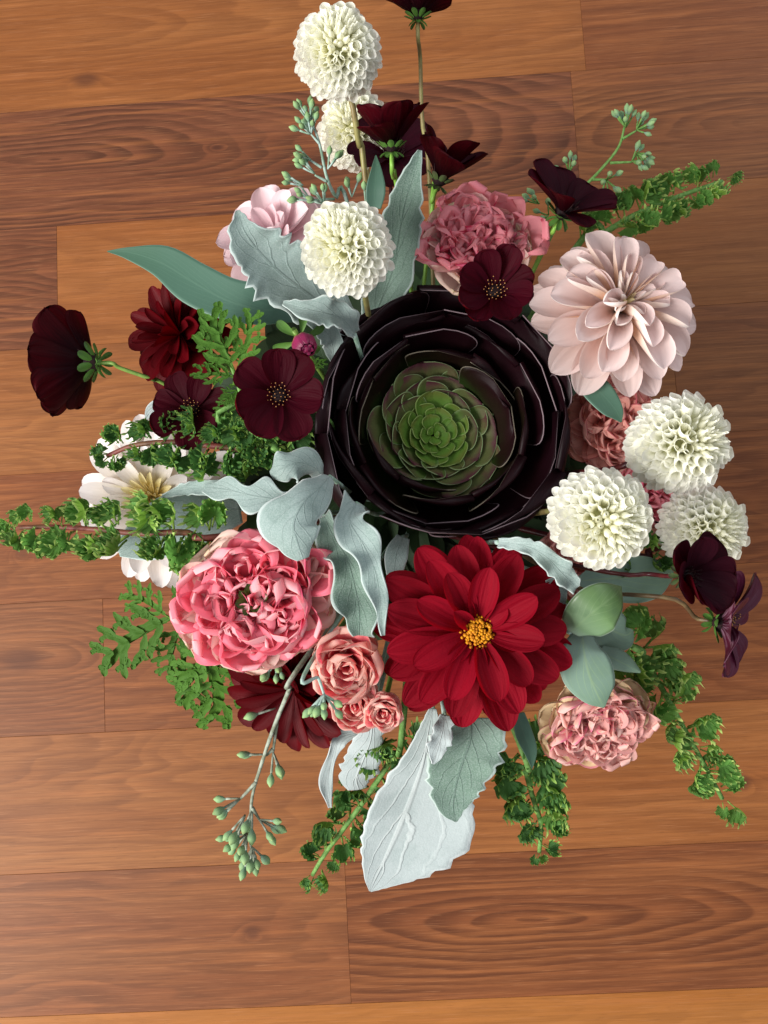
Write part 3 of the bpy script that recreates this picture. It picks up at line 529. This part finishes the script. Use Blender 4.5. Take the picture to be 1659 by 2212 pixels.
for k in range(8): obj('green_sepal', gc, ra, Matrix.Translation((.001, .001, .011)) @ pm(rad(random.uniform(15, 50)), k*TAU/8, .002, 0, random.uniform(-.5, .5), random.uniform(.6, .95)))
rb = rose(1022, 556, .26, 142, V(.05, .3, .9), 'dusky pink ruffled rose seen from its side above the succulent', 'roseb_in', 'rose_out', 32, sx=1.05, sy=.9, n_in=40, subs=5, ruf=.12, height=.7, oth=48)
stem(rb, P(1030, 560, .24), V(0, .4, .9), MT['st_green'])
rc = rose(1282, 1548, .225, 122, V(.12, -.4, .85), 'soft pink and cream ruffled rose at the lower right beneath the waxy leaves', 'rosec_in', 'rosec_out', 33, sx=1.05, sy=.9, n_in=48, subs=5, ruf=.1)
stem(rc, P(1282, 1548, .2), V(0, -.4, .9), MT['st_green'])
SP = 'small coral spray roses'
for (x, y, z, r, l, sd) in ((752, 1428, .262, 76, 'coral spray rose directly under the wavy silver leaf, largest of three', 41), (768, 1512, .255, 58, 'coral spray rose behind the hanging eucalyptus seeds', 42), (828, 1532, .265, 42, 'smallest coral spray rose, tucked beside the crimson dahlia', 43)):
    q = rose(x, y, z, r, V(0, -.15, 1), l, 'coral', 'coral', sd, n_in=16, subs=1, name='spray_rose', group=SP, height=.9, ruf=.09, outer=7)
    stem(q, P(x, y, z-.01), (0, 0, 1), MT['st_green'])
for (x, y, z, r, l, im, om, sd) in ((1318, 925, .215, 112, 'peach rose in the shade under the blush dahlia', 'peach', 'peach', 51), (1398, 1062, .215, 92, 'deep pink rose between the white ball dahlias', 'roseb_in', 'rose_out', 52), (1235, 1215, .2, 90, 'dusky mauve rose mostly hidden below the succulent rim', 'peach', 'peach', 53)):
    q = rose(x, y, z, r, V(.2, .1, 1), l, im, om, sd, n_in=22, subs=4, group='half hidden roses on the right side', name='ruffled_rose')
    stem(q, P(x, y, z-.01), (0, 0, 1), MT['st_green'])

# ------------------------------------------------------------------ leaves laid along a midrib
def ribbon(st, lobes=0, lamp=.0, teeth=0, tamp=.0, fold=0., ruf=0., rk=3, mat='silver', n=46, m=13, seed=0, thick=.0006, twist=0., sub=None):
    """st: (x, y, z, left half width px, right half width px)"""
    C3 = spline([P(a, b, c) for a, b, c, _, _ in st], n); ws = spline([(M(q[3], q[2]), M(q[4], q[2]), 0) for q in st], n)
    r = random.Random(seed); T = np.gradient(C3, axis=0); T /= np.linalg.norm(T, axis=1)[:, None]; out = np.array(RC[:, 2]); v = np.linspace(-1, 1, m); G = np.zeros((n, m, 3)); ph = r.random()*6
    for i in range(n):
        u = i/(n-1); tw = twist*(u-.5); S = np.cross(T[i], out); S /= np.linalg.norm(S); Nn = np.cross(S, T[i]); S2 = S*math.cos(tw)+Nn*math.sin(tw); N2 = -S*math.sin(tw)+Nn*math.cos(tw)
        for j in range(m):
            wv = ws[i, 0] if v[j] < 0 else ws[i, 1]; sg = 0 if v[j] < 0 else 1.7
            k = 1+(lamp*math.sin(u*lobes*TAU+ph+sg) if lobes else 0)+(2*tamp*(.62+.5*math.sin(u*19+ph+sg*3))*(2*abs(((u*teeth*(1.05 if sg else .95)+.4*math.sin(u*11+ph+sg)+sg) % 1)-.5)-.5) if teeth else 0)
            av = abs(v[j]); h = fold*wv*av**1.6 + ruf*wv*av**2*math.sin(u*rk*TAU+ph+sg*2)
            G[i, j] = C3[i]+S2*(v[j]*wv*(1+(k-1)*av**2))+N2*h+T[i]*(.0)
    uv = np.stack(np.meshgrid(np.linspace(0, 1, n), (v+1)/2, indexing='ij'), -1).reshape(-1, 2)
    return mk('leaf', G.reshape(-1, 3), gridF(n, m), MT[mat], uv)
def leafthing(name, label, cat, meshes, base, group=None, thick=.0006, partname='leaf'):
    b = Vector(base); t = thing(name, label, cat, Matrix.Translation(b), group)
    for me in meshes:
        me.transform(Matrix.Translation(-b)); o = obj(partname, me, t)
        md = o.modifiers.new('thick', 'SOLIDIFY'); md.thickness = thick; md.offset = 0
    bpy.context.view_layer.update()
    mid = b*.75+NECK*.25; mid.z = NECK.z+.35*(b.z-NECK.z); pts = [b, mid, NECK]
    obj('stem', tube('stem', inv(t, pts), .0012, .0015, MT['st_bloom'], 8), t)
    return t
DM = 'silver dusty miller leaves'
def silver(label, st, **k):
    mat = k.pop('mat', 'silver'); th = k.pop('th', .0007)
    return leafthing('dusty_miller_leaf', label, 'leaf', [ribbon(st, mat=mat, **k)], P(*st[-1][:3]), DM, th)
silver('broad silver leaf with scalloped edge spreading left under the creamy ball dahlia', [(513, 455, .315, 4, 4), (528, 500, .315, 32, 38), (560, 545, .308, 66, 62), (605, 590, .30, 80, 72), (660, 632, .29, 72, 66), (720, 675, .275, 46, 46), (775, 715, .255, 14, 14)], teeth=12, tamp=.22, fold=.35, ruf=.06, rk=6, seed=1, lobes=4, lamp=.07)
silver('small silver leaf curling over above the dahlia bud', [(612, 655, .31, 5, 5), (660, 668, .312, 20, 24), (705, 678, .308, 34, 30), (740, 690, .3, 30, 24), (765, 720, .285, 14, 10)], teeth=6, tamp=.2, fold=.5, ruf=.25, rk=3, seed=2)
silver('narrow silver leaf hanging beside the dahlia bud', [(660, 690, .3, 6, 6), (690, 705, .295, 22, 22), (715, 735, .28, 24, 24), (722, 780, .26, 8, 8)], fold=.3, ruf=.1, seed=22, teeth=4, tamp=.15)
silver('tall upright silver leaf left of the dusky pink rose', [(907, 325, .31, 5, 5), (896, 370, .308, 16, 22), (876, 430, .30, 44, 34), (862, 500, .285, 50, 42), (848, 580, .27, 48, 36), (822, 650, .255, 44, 40), (800, 700, .245, 20, 20)], mat='silver_green', teeth=9, tamp=.14, fold=.4, ruf=.1, rk=3, seed=3)
silver('drooping folded silver leaf above the big pink rose', [(655, 1208, .318, 12, 12), (642, 1172, .32, 52, 44), (634, 1130, .32, 74, 52), (655, 1085, .318, 50, 50), (692, 1052, .31, 34, 34), (712, 1030, .298, 18, 16)], lobes=2.4, lamp=.14, fold=-.35, ruf=.06, rk=2, seed=4, mat='silver')
silver('lobed silver leaf lying across the curly geranium', [(440, 1052, .275, 10, 16), (490, 1058, .28, 22, 22), (540, 1070, .285, 30, 30), (590, 1078, .285, 34, 28), (630, 1085, .28, 16, 14)], lobes=2.6, lamp=.38, fold=.1, ruf=.15, rk=2, seed=5)
silver('long grey leaf rim running above the cream dahlia', [(352, 1072, .262, 4, 4), (400, 1058, .265, 14, 12), (450, 1055, .268, 20, 16), (510, 1058, .27, 22, 18)], fold=.3, ruf=.3, rk=3, seed=51, teeth=5, tamp=.2)
silver('small lobed silver leaf at the left rim of the succulent', [(585, 1025, .285, 10, 10), (612, 1010, .29, 32, 34), (645, 1000, .288, 34, 36), (680, 1012, .28, 26, 24), (700, 1035, .27, 12, 12)], lobes=2.3, lamp=.25, fold=-.3, ruf=.1, rk=2, seed=6)
silver('wavy silver leaf with a white rim left of the crimson dahlia', [(775, 1372, .285, 10, 40), (775, 1320, .29, 46, 40), (765, 1262, .292, 40, 30), (748, 1205, .288, 42, 30), (718, 1155, .28, 30, 24), (700, 1115, .27, 14, 14)], mat='silver_green', lobes=2.6, lamp=.3, fold=.45, ruf=.32, rk=3.5, seed=7)
silver('narrow wavy silver leaf between the succulent and the crimson dahlia', [(828, 1372, .298, 4, 4), (822, 1310, .302, 16, 14), (812, 1240, .304, 30, 18), (785, 1178, .304, 34, 34), (755, 1125, .302, 34, 38), (770, 1088, .292, 28, 16)], lobes=3, lamp=.25, fold=.4, ruf=.4, rk=4, seed=8)
silver('pale silver leaf scrap showing under the top of the crimson dahlia', [(850, 1250, .262, 14, 16), (855, 1200, .262, 24, 26), (870, 1160, .258, 14, 16)], fold=.1, seed=81, mat='silver')
silver('wavy silver leaf draped right of the crimson dahlia', [(1245, 1270, .295, 14, 10), (1215, 1240, .30, 22, 26), (1175, 1200, .302, 22, 20), (1130, 1178, .298, 16, 16), (1078, 1172, .29, 10, 8)], teeth=6, tamp=.2, fold=.4, ruf=.4, rk=4, seed=9)
silver('silver leaf end hanging between the crimson dahlia and the waxy leaf', [(1215, 1305, .275, 6, 6), (1210, 1275, .28, 26, 16), (1200, 1245, .282, 24, 24)], fold=.2, ruf=.2, seed=91)
silver('long thin silver leaf lobe hanging at the bottom left', [(712, 1745, .20, 3, 6), (706, 1700, .20, 14, 10), (716, 1640, .205, 12, 12), (735, 1595, .21, 14, 14), (790, 1580, .21, 14, 10)], mat='silver_pale', lobes=2, lamp=.3, fold=.3, ruf=.15, seed=10)
silver('lobed pale silver leaf hanging below the coral spray roses', [(775, 1705, .2, 20, 24), (770, 1680, .205, 46, 36), (785, 1640, .212, 34, 32), (800, 1600, .22, 28, 30), (805, 1560, .225, 34, 34), (815, 1520, .23, 30, 30)], mat='silver_pale', lobes=1.6, lamp=.2, teeth=9, tamp=.14, fold=-.2, ruf=.1, seed=11)
silver('largest pale silver leaf pointing to the bottom of the picture', [(800, 1925, .205, 3, 3), (812, 1895, .207, 28, 40), (838, 1840, .21, 60, 100), (868, 1770, .215, 72, 148), (895, 1700, .22, 62, 130), (915, 1640, .228, 44, 70), (925, 1580, .235, 22, 30), (935, 1530, .24, 8, 8)], mat='silver_pale', teeth=14, tamp=.07, fold=.12, ruf=.03, rk=4, seed=12, n=60, m=17)
silver('grey green leaf with a pale rim lying on the largest silver leaf', [(985, 1775, .245, 3, 3), (978, 1740, .247, 36, 34), (985, 1690, .25, 62, 56), (1000, 1640, .252, 76, 70), (1015, 1595, .252, 72, 74), (1015, 1550, .248, 40, 60)], mat='silver_green', teeth=9, tamp=.13, fold=.15, ruf=.08, rk=4, seed=13)
silver('white folded leaf edge just below the crimson dahlia', [(935, 1650, .262, 3, 3), (946, 1615, .264, 22, 18), (955, 1580, .264, 18, 24), (960, 1545, .26, 10, 16)], mat='silver_pale', teeth=4, tamp=.25, fold=.3, ruf=.2, seed=14)
silver('broad grey leaf behind the lower curly geranium sprig at left', [(255, 1190, .236, 14, 14), (310, 1165, .238, 50, 50), (380, 1130, .24, 66, 66), (450, 1110, .24, 58, 58), (520, 1100, .235, 30, 30)], mat='silver', fold=.1, ruf=.05, seed=15)
silver('curled silver leaf edge above the cream dahlia', [(315, 905, .235, 3, 3), (330, 885, .24, 14, 12), (360, 868, .242, 14, 12), (395, 858, .24, 8, 8)], fold=.3, seed=16, mat='silver_pale')

EU = 'eucalyptus leaves'
def eleaf(label, st, mat='euc', group=EU, **k): return leafthing('eucalyptus_leaf', label, 'leaf', [ribbon(st, mat=mat, **k)], P(*st[-1][:3]), group, .0004)
eleaf('long pointed eucalyptus leaf reaching left from the silver leaf', [(232, 543, .265, 1, 1), (280, 545, .268, 12, 18), (350, 568, .274, 40, 34), (420, 610, .278, 46, 52), (490, 648, .28, 50, 46), (560, 668, .278, 56, 36), (620, 672, .272, 44, 26), (680, 680, .262, 14, 14)], fold=.12, seed=1, n=40)
eleaf('narrow dark eucalyptus leaf standing above the creamy ball dahlia', [(812, 335, .27, 1, 1), (812, 370, .27, 14, 12), (810, 410, .268, 24, 20), (808, 450, .262, 16, 16)], fold=.2, seed=2)
eleaf('eucalyptus leaf poking out below the blush dahlia', [(1342, 912, .255, 2, 2), (1330, 885, .256, 26, 16), (1300, 850, .256, 34, 26), (1260, 815, .252, 26, 26), (1220, 780, .24, 14, 14)], fold=.15, seed=3)
eleaf('large shaded eucalyptus leaf behind the near black cosmos', [(1455, 1240, .225, 6, 6), (1420, 1243, .228, 44, 34), (1370, 1246, .23, 56, 46), (1310, 1250, .23, 44, 44), (1250, 1255, .225, 10, 10)], fold=.1, seed=4, mat='euc_grey')
WX = 'waxy leaves right of the crimson dahlia'
eleaf('glossy rounded green leaf touching the silver leaf at right', [(1342, 1268, .278, 2, 2), (1325, 1288, .284, 36, 36), (1290, 1315, .286, 58, 52), (1255, 1345, .28, 52, 44), (1232, 1365, .272, 20, 20)], mat='euc_gloss', group=WX, fold=-.08, seed=5)
eleaf('broad grey green leaf hanging over the soft pink rose', [(1305, 1528, .268, 2, 2), (1290, 1500, .271, 34, 42), (1272, 1455, .273, 56, 54), (1262, 1410, .272, 50, 46), (1258, 1370, .266, 24, 24)], mat='euc_grey', group=WX, fold=-.1, seed=6)
eleaf('shaded grey leaf behind the glossy rounded leaf', [(1368, 1362, .25, 2, 2), (1350, 1372, .252, 34, 30), (1320, 1360, .254, 46, 42), (1290, 1340, .25, 30, 30)], mat='euc_grey', group=WX, fold=-.1, seed=7)
eleaf('narrow folded grey leaf pointing right above the soft pink rose', [(1384, 1452, .255, 2, 2), (1360, 1440, .258, 14, 18), (1330, 1425, .26, 22, 24), (1295, 1408, .256, 14, 14)], mat='euc_grey', group=WX, fold=-.5, seed=8)
eleaf('dark narrow leaf left of the soft pink rose', [(1150, 1660, .22, 1, 1), (1145, 1620, .225, 14, 14), (1130, 1580, .23, 18, 18), (1120, 1540, .235, 12, 12)], mat='euc', group=EU, fold=.3, seed=9)

# ------------------------------------------------------------------ seeded eucalyptus
seedme = mk('seed', *lathe([(.0004, 0), (.0008, .0008), (.0018, .0025), (.0022, .0042), (.0019, .0056), (.0012, .0064), (.0007, .0072), (0, .0078)], 9)[:2], MT['seed'], lathe([(0, 0)]*8, 9)[2])
def sprig(label, main, umbels, mat='st_bloom', r0=.0009, r1=.0013, sc=1., seed=0, branches=()):
    random.seed(seed); b = Vector(P(*main[-1])); t = thing('seeded_eucalyptus', label, 'sprig', Matrix.Translation(b), 'seeded eucalyptus sprigs'); bpy.context.view_layer.update()
    pts = [P(*q) for q in main] + [NECK]
    obj('stem', tube('stem', inv(t, pts), r0*.7, r1, MT[mat], 30, 7, .06), t)
    for br in branches: obj('branch', tube('branch', inv(t, [P(*q) for q in br]), r0*.6, r0, MT[mat], 10, 6), t)
    bag = Bag()
    for (x, y, z, dx, dy, n, spread) in umbels:
        c = P(x, y, z)-b; ax = V(dx, dy, .35); F = frame(c, ax)
        for k in range(n):
            a = k*TAU/n+random.uniform(-.3, .3); tl = spread*random.uniform(.45, 1.05)*(1 if k else .15)
            d = F.to_3x3() @ Vector((math.sin(tl)*math.cos(a), math.sin(tl)*math.sin(a), math.cos(tl)))
            ln = M(31, z)*sc*random.uniform(.75, 1.25); e = c+d*ln
            v, f = tube_geo(spline([c, c+d*ln*.5+Vector((0, 0, -.0004)), e], 4), np.linspace(.0005, .0007, 4)*sc, 5); bag.add(v, f)
            Q = frame(e, d, random.random()*6); obj('seed', seedme, t, Q @ Matrix.Scale(sc*random.uniform(.85, 1.12)*M(24, z)/.0056*.82, 4))
    obj('stalks', bag.mesh('stalks', MT[mat]), t); return t
sprig('seeded eucalyptus sprig rising left of the topmost ball dahlias', [(668, 250, .265), (690, 310, .262), (705, 380, .258), (725, 425, .25), (760, 470, .24)], [
    (672, 290, .265, -.3, .9, 9, 1.0), (668, 262, .267, .0, 1, 6, .9), (672, 345, .262, -1, .2, 5, .6), (708, 365, .262, .6, .7, 4, .7), (680, 375, .26, -.6, .6, 4, .6), (700, 440, .258, -.5, .6, 7, .9), (672, 432, .257, -.7, .3, 5, .8), (760, 425, .25, .3, .8, 3, .9), (790, 440, .25, .3, .7, 3, .8), (655, 400, .26, -.8, .3, 3, .5)], seed=3, sc=.88,
    branches=[[(672, 290, .265), (690, 310, .262)], [(668, 345, .262), (695, 362, .26)], [(680, 378, .26), (706, 392, .257)], [(672, 432, .257), (722, 430, .25)]])
sprig('seeded eucalyptus sprig reaching to the upper right corner', [(1350, 270, .24), (1335, 320, .238), (1290, 375, .235), (1240, 425, .232), (1205, 480, .225)], [
    (1352, 275, .242, -.2, 1, 9, 1.1), (1375, 280, .24, .9, .5, 8, 1.), (1375, 330, .238, .5, -.6, 5, .7), (1365, 348, .238, .9, .1, 5, 1.1), (1230, 372, .235, -.2, .9, 6, 1.3), (1310, 388, .235, .4, -.7, 7, 1.1), (1165, 440, .23, -.7, .5, 5, .9), (1185, 465, .228, -.4, -.2, 5, 1.)], mat='st_curly', seed=5, sc=.78,
    branches=[[(1375, 282, .24), (1345, 300, .239)], [(1365, 350, .238), (1318, 352, .236)], [(1310, 388, .235), (1280, 388, .235)], [(1230, 372, .235), (1238, 425, .232)]])
sprig('seeded eucalyptus sprig trailing down at the lower left', [(540, 1795, .19), (545, 1720, .2), (565, 1650, .21), (592, 1570, .225), (625, 1490, .24), (650, 1435, .25)], [
    (535, 1800, .19, -.5, -.8, 9, 1.), (545, 1830, .19, .1, -1, 7, .9), (560, 1770, .192, .9, -.4, 5, .8), (520, 1725, .2, -.8, -.5, 4, .7), (590, 1625, .21, .3, -.9, 4, .6), (575, 1630, .21, -.9, .1, 2, .5), (595, 1530, .22, -.9, -.2, 1, .3), (530, 1760, .195, -.3, -.7, 4, .5), (545, 1745, .195, 0, -1, 3, .5)], mat='st_bark', seed=6, sc=1.12, r0=.0012, r1=.0015,
    branches=[[(520, 1725, .2), (553, 1690, .205)], [(590, 1625, .21), (598, 1560, .225)], [(575, 1632, .21), (590, 1618, .212)], [(560, 1770, .192), (545, 1745, .197)]])
sprig('small cluster of eucalyptus seeds hanging over the coral spray roses', [(700, 1500, .285), (688, 1465, .285), (672, 1430, .282)], [(700, 1500, .286, -.1, -.8, 9, 1.05)], seed=8, sc=1.1)
sprig('few eucalyptus seeds showing under the big pink rose', [(598, 1428, .245), (590, 1400, .242)], [(598, 1428, .246, -.1, -1, 5, 1.0)], seed=9, sc=1.)

# ------------------------------------------------------------------ curly leaved geranium
def curlyleaf(seed, mat):
    r = random.Random(seed); na, nr = 121, 9; G = []; U = []; ph = r.random()*6; k1 = r.choice((11, 12, 13)); c = r.uniform(.5, 1.2); fo = r.uniform(.2, .7)
    for i in range(nr):
        rr = i/(nr-1)
        for j in range(na):
            a = (j/(na-1)-.5)*rad(290); tooth = 1+.06*math.sin(a*27+ph)*(rr > .85)+.07*math.cos(a*5+ph)*rr
            R = rr*tooth*.0105; zz = .0105*(c*rr**2*.7+rr**4*(.20*math.sin(a*k1+ph)+.08*math.sin(a*k1*2.2+ph*2))+rr**2*.1*math.sin(a*4+ph*2)) + fo*abs(math.sin(a))*R*.6
            sq = .0105*rr**4*.16*math.cos(a*k1+ph)
            G.append((R*math.cos(a)*(1-.4*c*rr)+.002-sq*math.sin(a), R*math.sin(a)*(1-.35*rr)+sq*math.cos(a), zz)); U.append((rr, (j/(na-1)*4) % 1))
    U = [(u, .5+.49*math.sin(v*6)) for u, v in U]
    b = Bag(); b.add(G, gridF(nr, na), U)
    v, f = tube_geo(spline([(-.006, 0, -.001), (-.002, 0, 0), (.002, 0, .0002)], 4), [.0006]*4, 5); b.add(v, f, [(0, .5)]*len(v))
    return b.mesh('leaf', MT[mat])
CL = {m: [curlyleaf(s, m) for s in range(7)] for m in ('curly', 'curly_dk')}
def curly(label, main, n, size=1., mat='curly', seed=0, stm='st_curly', s0=.6, up=.25, wid=18, neck=True, r0=.0013, r1=.0021, dense=2):
    random.seed(seed); b = Vector(P(*main[-1])); t = thing('curly_geranium_sprig', label, 'sprig', Matrix.Translation(b), 'curly leaved geranium sprigs'); bpy.context.view_layer.update()
    W3 = [P(*q) for q in main]; obj('stem', tube('stem', inv(t, W3+([NECK] if neck else [])), r0, r1, MT[stm], 26, 8, .05), t)
    sp = spline(W3, 60); z = main[0][2]
    n = int(n*1.3); size *= 1.12
    for i in range(n):
        u = min(max((i+.3+random.uniform(-.4, .4))/n, 0.0), .99); c = Vector(sp[min(int(u*59), 59)]); T = Vector(sp[min(int(u*59)+1, 59)]-sp[max(int(u*59)-1, 0)]).normalized()
        sd = 1 if i % 2 else -1; S = T.cross(Vector((0, 0, 1))).normalized()*sd
        for q in range(dense):
            a = random.uniform(-.7, .7); d = (S*math.cos(a)-T*(math.sin(a)*.8+.3)+Vector((0, 0, random.uniform(-.1, .5)))).normalized()
            if i == 0: d = (-T+S*random.uniform(-.6, .6)+Vector((0, 0, .3))).normalized()
            nrm = Vector((random.uniform(-.8, .8), random.uniform(-.8, .8), up+.3)); nrm = (nrm-d*nrm.dot(d)).normalized(); y = nrm.cross(d)
            sc = size*(s0+(1-s0)*min(u*2.2, 1))*random.uniform(.75, 1.2)
            m = Matrix.Translation(c-b+d*(.0058*sc+M(random.uniform(0, wid), z)*.5+.001)+Vector((0, 0, random.uniform(-.002, .003)))) @ Matrix((d, y, nrm)).transposed().to_4x4() @ Matrix.Scale(sc, 4)
            obj('leaf', CL[mat if random.random() < .8 or u > .4 else 'curly'][random.randrange(7)], t, m)
    return t
curly('curly geranium sprig reaching furthest left with a red stem', [(35, 1140, .235), (100, 1138, .24), (200, 1143, .25), (300, 1152, .258), (400, 1150, .262), (490, 1158, .262)], 13, .92, 'curly', 1, 'st_red', s0=.55, wid=26, dense=3)
curly('curly geranium sprig above the cream dahlia', [(232, 985, .25), (290, 962, .255), (370, 955, .262), (450, 962, .268), (530, 972, .27), (590, 985, .268)], 12, .78, 'curly_dk', 2, 'st_red', s0=.55, wid=26, dense=3)
curly('curly geranium sprig pointing to the upper right', [(1560, 392, .205), (1500, 412, .21), (1440, 435, .215), (1370, 465, .22), (1310, 500, .22), (1240, 540, .215)], 13, .85, 'curly', 3, 'st_curly', s0=.55, wid=20, dense=2)
curly('curly geranium sprig trailing down the right side', [(1560, 1725, .17), (1520, 1650, .18), (1470, 1560, .19), (1420, 1470, .205), (1375, 1400, .22), (1340, 1380, .225)], 15, .95, 'curly', 4, 'st_curly', s0=.7, wid=18, dense=2)
curly('curly geranium sprig hanging below the soft pink rose', [(1165, 1840, .16), (1168, 1780, .17), (1150, 1720, .18), (1135, 1660, .195), (1120, 1600, .21)], 11, .95, 'curly_dk', 5, 'st_curly', s0=.5, wid=20, dense=2)
curly('curly geranium sprig left of the largest silver leaf', [(675, 1890, .16), (705, 1840, .17), (750, 1780, .18), (800, 1710, .19), (850, 1630, .205), (870, 1570, .215)], 13, .85, 'curly_dk', 6, 'st_curly', s0=.6, wid=20, dense=2)
curly('curly geranium leaves in front of the succulent rim at left', [(540, 930, .278), (590, 960, .275), (630, 985, .268)], 4, .8, 'curly_dk', 7, 'st_curly', wid=24, dense=3)
curly('small curly geranium sprig between the right ball dahlias and the shaded leaf', [(1440, 1180, .225), (1400, 1190, .225), (1350, 1195, .22)], 4, .75, 'curly_dk', 8, 'st_maroon', dense=2)

# ------------------------------------------------------------------ deeply cut geranium leaves
def cutleaf(L, seed, mat='cut'):
    r = random.Random(seed); b = Bag()
    def rib(p0, ang, ln, w, ntooth, z0, droop, flat=True):
        n, m = 16, 5; G = []; U = []; ph = r.random()
        for i in range(n):
            u = i/(n-1); k = (u**.25)*(1-u**6)**.5; tt = 1+.5*(2*abs(((u*ntooth+ph) % 1)-.5)-.5)
            a = ang+.18*math.sin(u*3+ph*5)
            x = p0[0]+math.cos(a)*ln*u; y = p0[1]+math.sin(a)*ln*u
            for j in range(m):
                v = -1+2*j/(m-1); q = v*w*k*(1+(tt-1)*abs(v)*(1 if v > 0 else .9))+0
                G.append((x-math.sin(a)*q, y+math.cos(a)*q, z0-droop*.5*u*u*ln+abs(v)*w*.2+.0002*math.sin(u*20+v*4))); U.append((u, .5+v*.5))
        b.add(G, gridF(n, m), U)
    rib((0, 0), 0, L, L*.068, 5, 0, .1)
    for k in range(4):
        u = .12+.22*k; l = L*(.50-.42*abs(u-.34))*r.uniform(.85, 1.1)
        for sg in (-1, 1):
            a = sg*rad(50-16*u+r.uniform(-6, 6)); rib((L*u, 0), a, l, L*.056, 2.6, .0003+.0001*k, r.uniform(-.1, .2))
            for q, g in ((.42, 1), (.66, -1)):
                rib((L*u+math.cos(a)*l*q, math.sin(a)*l*q), a+sg*g*rad(42), l*.30*(1.2-q*.5), L*.038, 1.3, .0005, .05)
    v, f = tube_geo(spline([(-L*.35, 0, -.001), (0, 0, 0), (L*.9, 0, -.09*L)], 6), np.linspace(.0009, .0004, 6), 5); b.add(v, f, [(0, .5)]*len(v))
    return b.mesh('leaf', MT[mat])
CUT = [cutleaf(.034, s) for s in range(4)]
def cutsprig(label, stempts, leaves, seed=0):
    b = Vector(P(*stempts[-1])); t = thing('lobed_geranium_sprig', label, 'sprig', Matrix.Translation(b), 'lobed geranium sprigs'); bpy.context.view_layer.update()
    obj('stem', tube('stem', inv(t, [P(*q) for q in stempts]+[NECK]), .0010, .0016, MT['st_curly'], 16), t)
    random.seed(seed)
    for (x0, y0, z0, x1, y1, z1, roll) in leaves:
        a, c = P(x0, y0, z0), P(x1, y1, z1); d = (c-a); ln = d.length; d.normalize(); n = Vector((roll*.6, roll*.3, 1)); n = (n-d*n.dot(d)).normalized(); y = n.cross(d)
        obj('leaf', CUT[random.randrange(4)], t, Matrix.Translation(a-b) @ Matrix((d, y, n)).transposed().to_4x4() @ Matrix.Scale(ln/.034, 4))
cutsprig('lobed geranium sprig standing left of the open maroon cosmos', [(500, 790, .285), (520, 860, .28), (500, 930, .27)], [(505, 800, .29, 452, 660, .298, .2), (515, 790, .29, 548, 672, .292, -.5), (505, 815, .285, 418, 800, .285, .6), (510, 850, .28, 470, 905, .28, .3), (500, 770, .29, 425, 715, .292, -.2), (525, 830, .28, 480, 870, .284, .4)], 1)
cutsprig('lobed geranium sprig spreading out at the bottom left', [(380, 1340, .2), (440, 1340, .21), (520, 1320, .22)], [(370, 1335, .205, 212, 1425, .195, .2), (360, 1330, .205, 268, 1275, .2, -.2), (390, 1350, .2, 358, 1460, .19, .1), (390, 1330, .205, 405, 1240, .205, -.3), (430, 1330, .205, 400, 1405, .195, .5)], 2)
cutsprig('lobed geranium sprig hanging below the pink rose at the lower left', [(445, 1425, .2), (470, 1390, .21), (520, 1360, .22)], [(455, 1415, .205, 462, 1572, .175, .1), (445, 1415, .205, 372, 1480, .19, .3), (470, 1410, .205, 492, 1470, .195, -.3), (440, 1420, .2, 405, 1530, .18, .2), (430, 1400, .21, 400, 1330, .205, .3)], 3)
cutsprig('few lobed geranium leaves below the dahlia bud', [(650, 800, .295), (660, 830, .29), (680, 880, .28)], [(660, 790, .302, 640, 755, .304, 0.2), (665, 792, .302, 705, 782, .303, .3)], 4)

# ------------------------------------------------------------------ dahlia bud
def bud():
    loc = P(655, 742, .305); R = M(42, .305); ax = V(.35, -.55, .75); t = thing('dahlia_bud', 'magenta and green dahlia bud with spreading sepals left of the succulent', 'bud', frame(loc, ax)); bpy.context.view_layer.update()
    for ring, (n, th, W) in enumerate(((8, 62, .8), (8, 48, .62), (6, 34, .5))):
        me = petal('bud_petal', R*1.75, R*W, MT['budm'], a=.6, b=.5, A0=1., A1=.9, p0=-.35, p1=1.9, nu=12, nv=7)
        for k in range(n): obj('bud_petal', me, t, pm(rad(th), k*TAU/n+ring*.4, .1*R, -.55*R+ring*.02*R))
    se = petal('sepal', R*1.3, R*.55, MT['sepal'], a=.8, b=.5, A0=.9, A1=.4, p0=.1, p1=-.3, nu=9, nv=7)
    for k in range(6): obj('sepal', se, t, pm(rad(100), k*TAU/6+.3, .3*R, -.55*R))
    stem(t, loc-ax*R*.5, ax, MT['st_green'], [], back=.006)
bud()

# ------------------------------------------------------------------ added dark greenery, stands in for deep shade inside the bunch
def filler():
    random.seed(77); c = P(885, 955, .15); t = thing('dark_filler_foliage', 'added dark green filler leaves that deepen the shade between the flowers of the bouquet', 'foliage', Matrix.Translation(c)); bpy.context.view_layer.update()
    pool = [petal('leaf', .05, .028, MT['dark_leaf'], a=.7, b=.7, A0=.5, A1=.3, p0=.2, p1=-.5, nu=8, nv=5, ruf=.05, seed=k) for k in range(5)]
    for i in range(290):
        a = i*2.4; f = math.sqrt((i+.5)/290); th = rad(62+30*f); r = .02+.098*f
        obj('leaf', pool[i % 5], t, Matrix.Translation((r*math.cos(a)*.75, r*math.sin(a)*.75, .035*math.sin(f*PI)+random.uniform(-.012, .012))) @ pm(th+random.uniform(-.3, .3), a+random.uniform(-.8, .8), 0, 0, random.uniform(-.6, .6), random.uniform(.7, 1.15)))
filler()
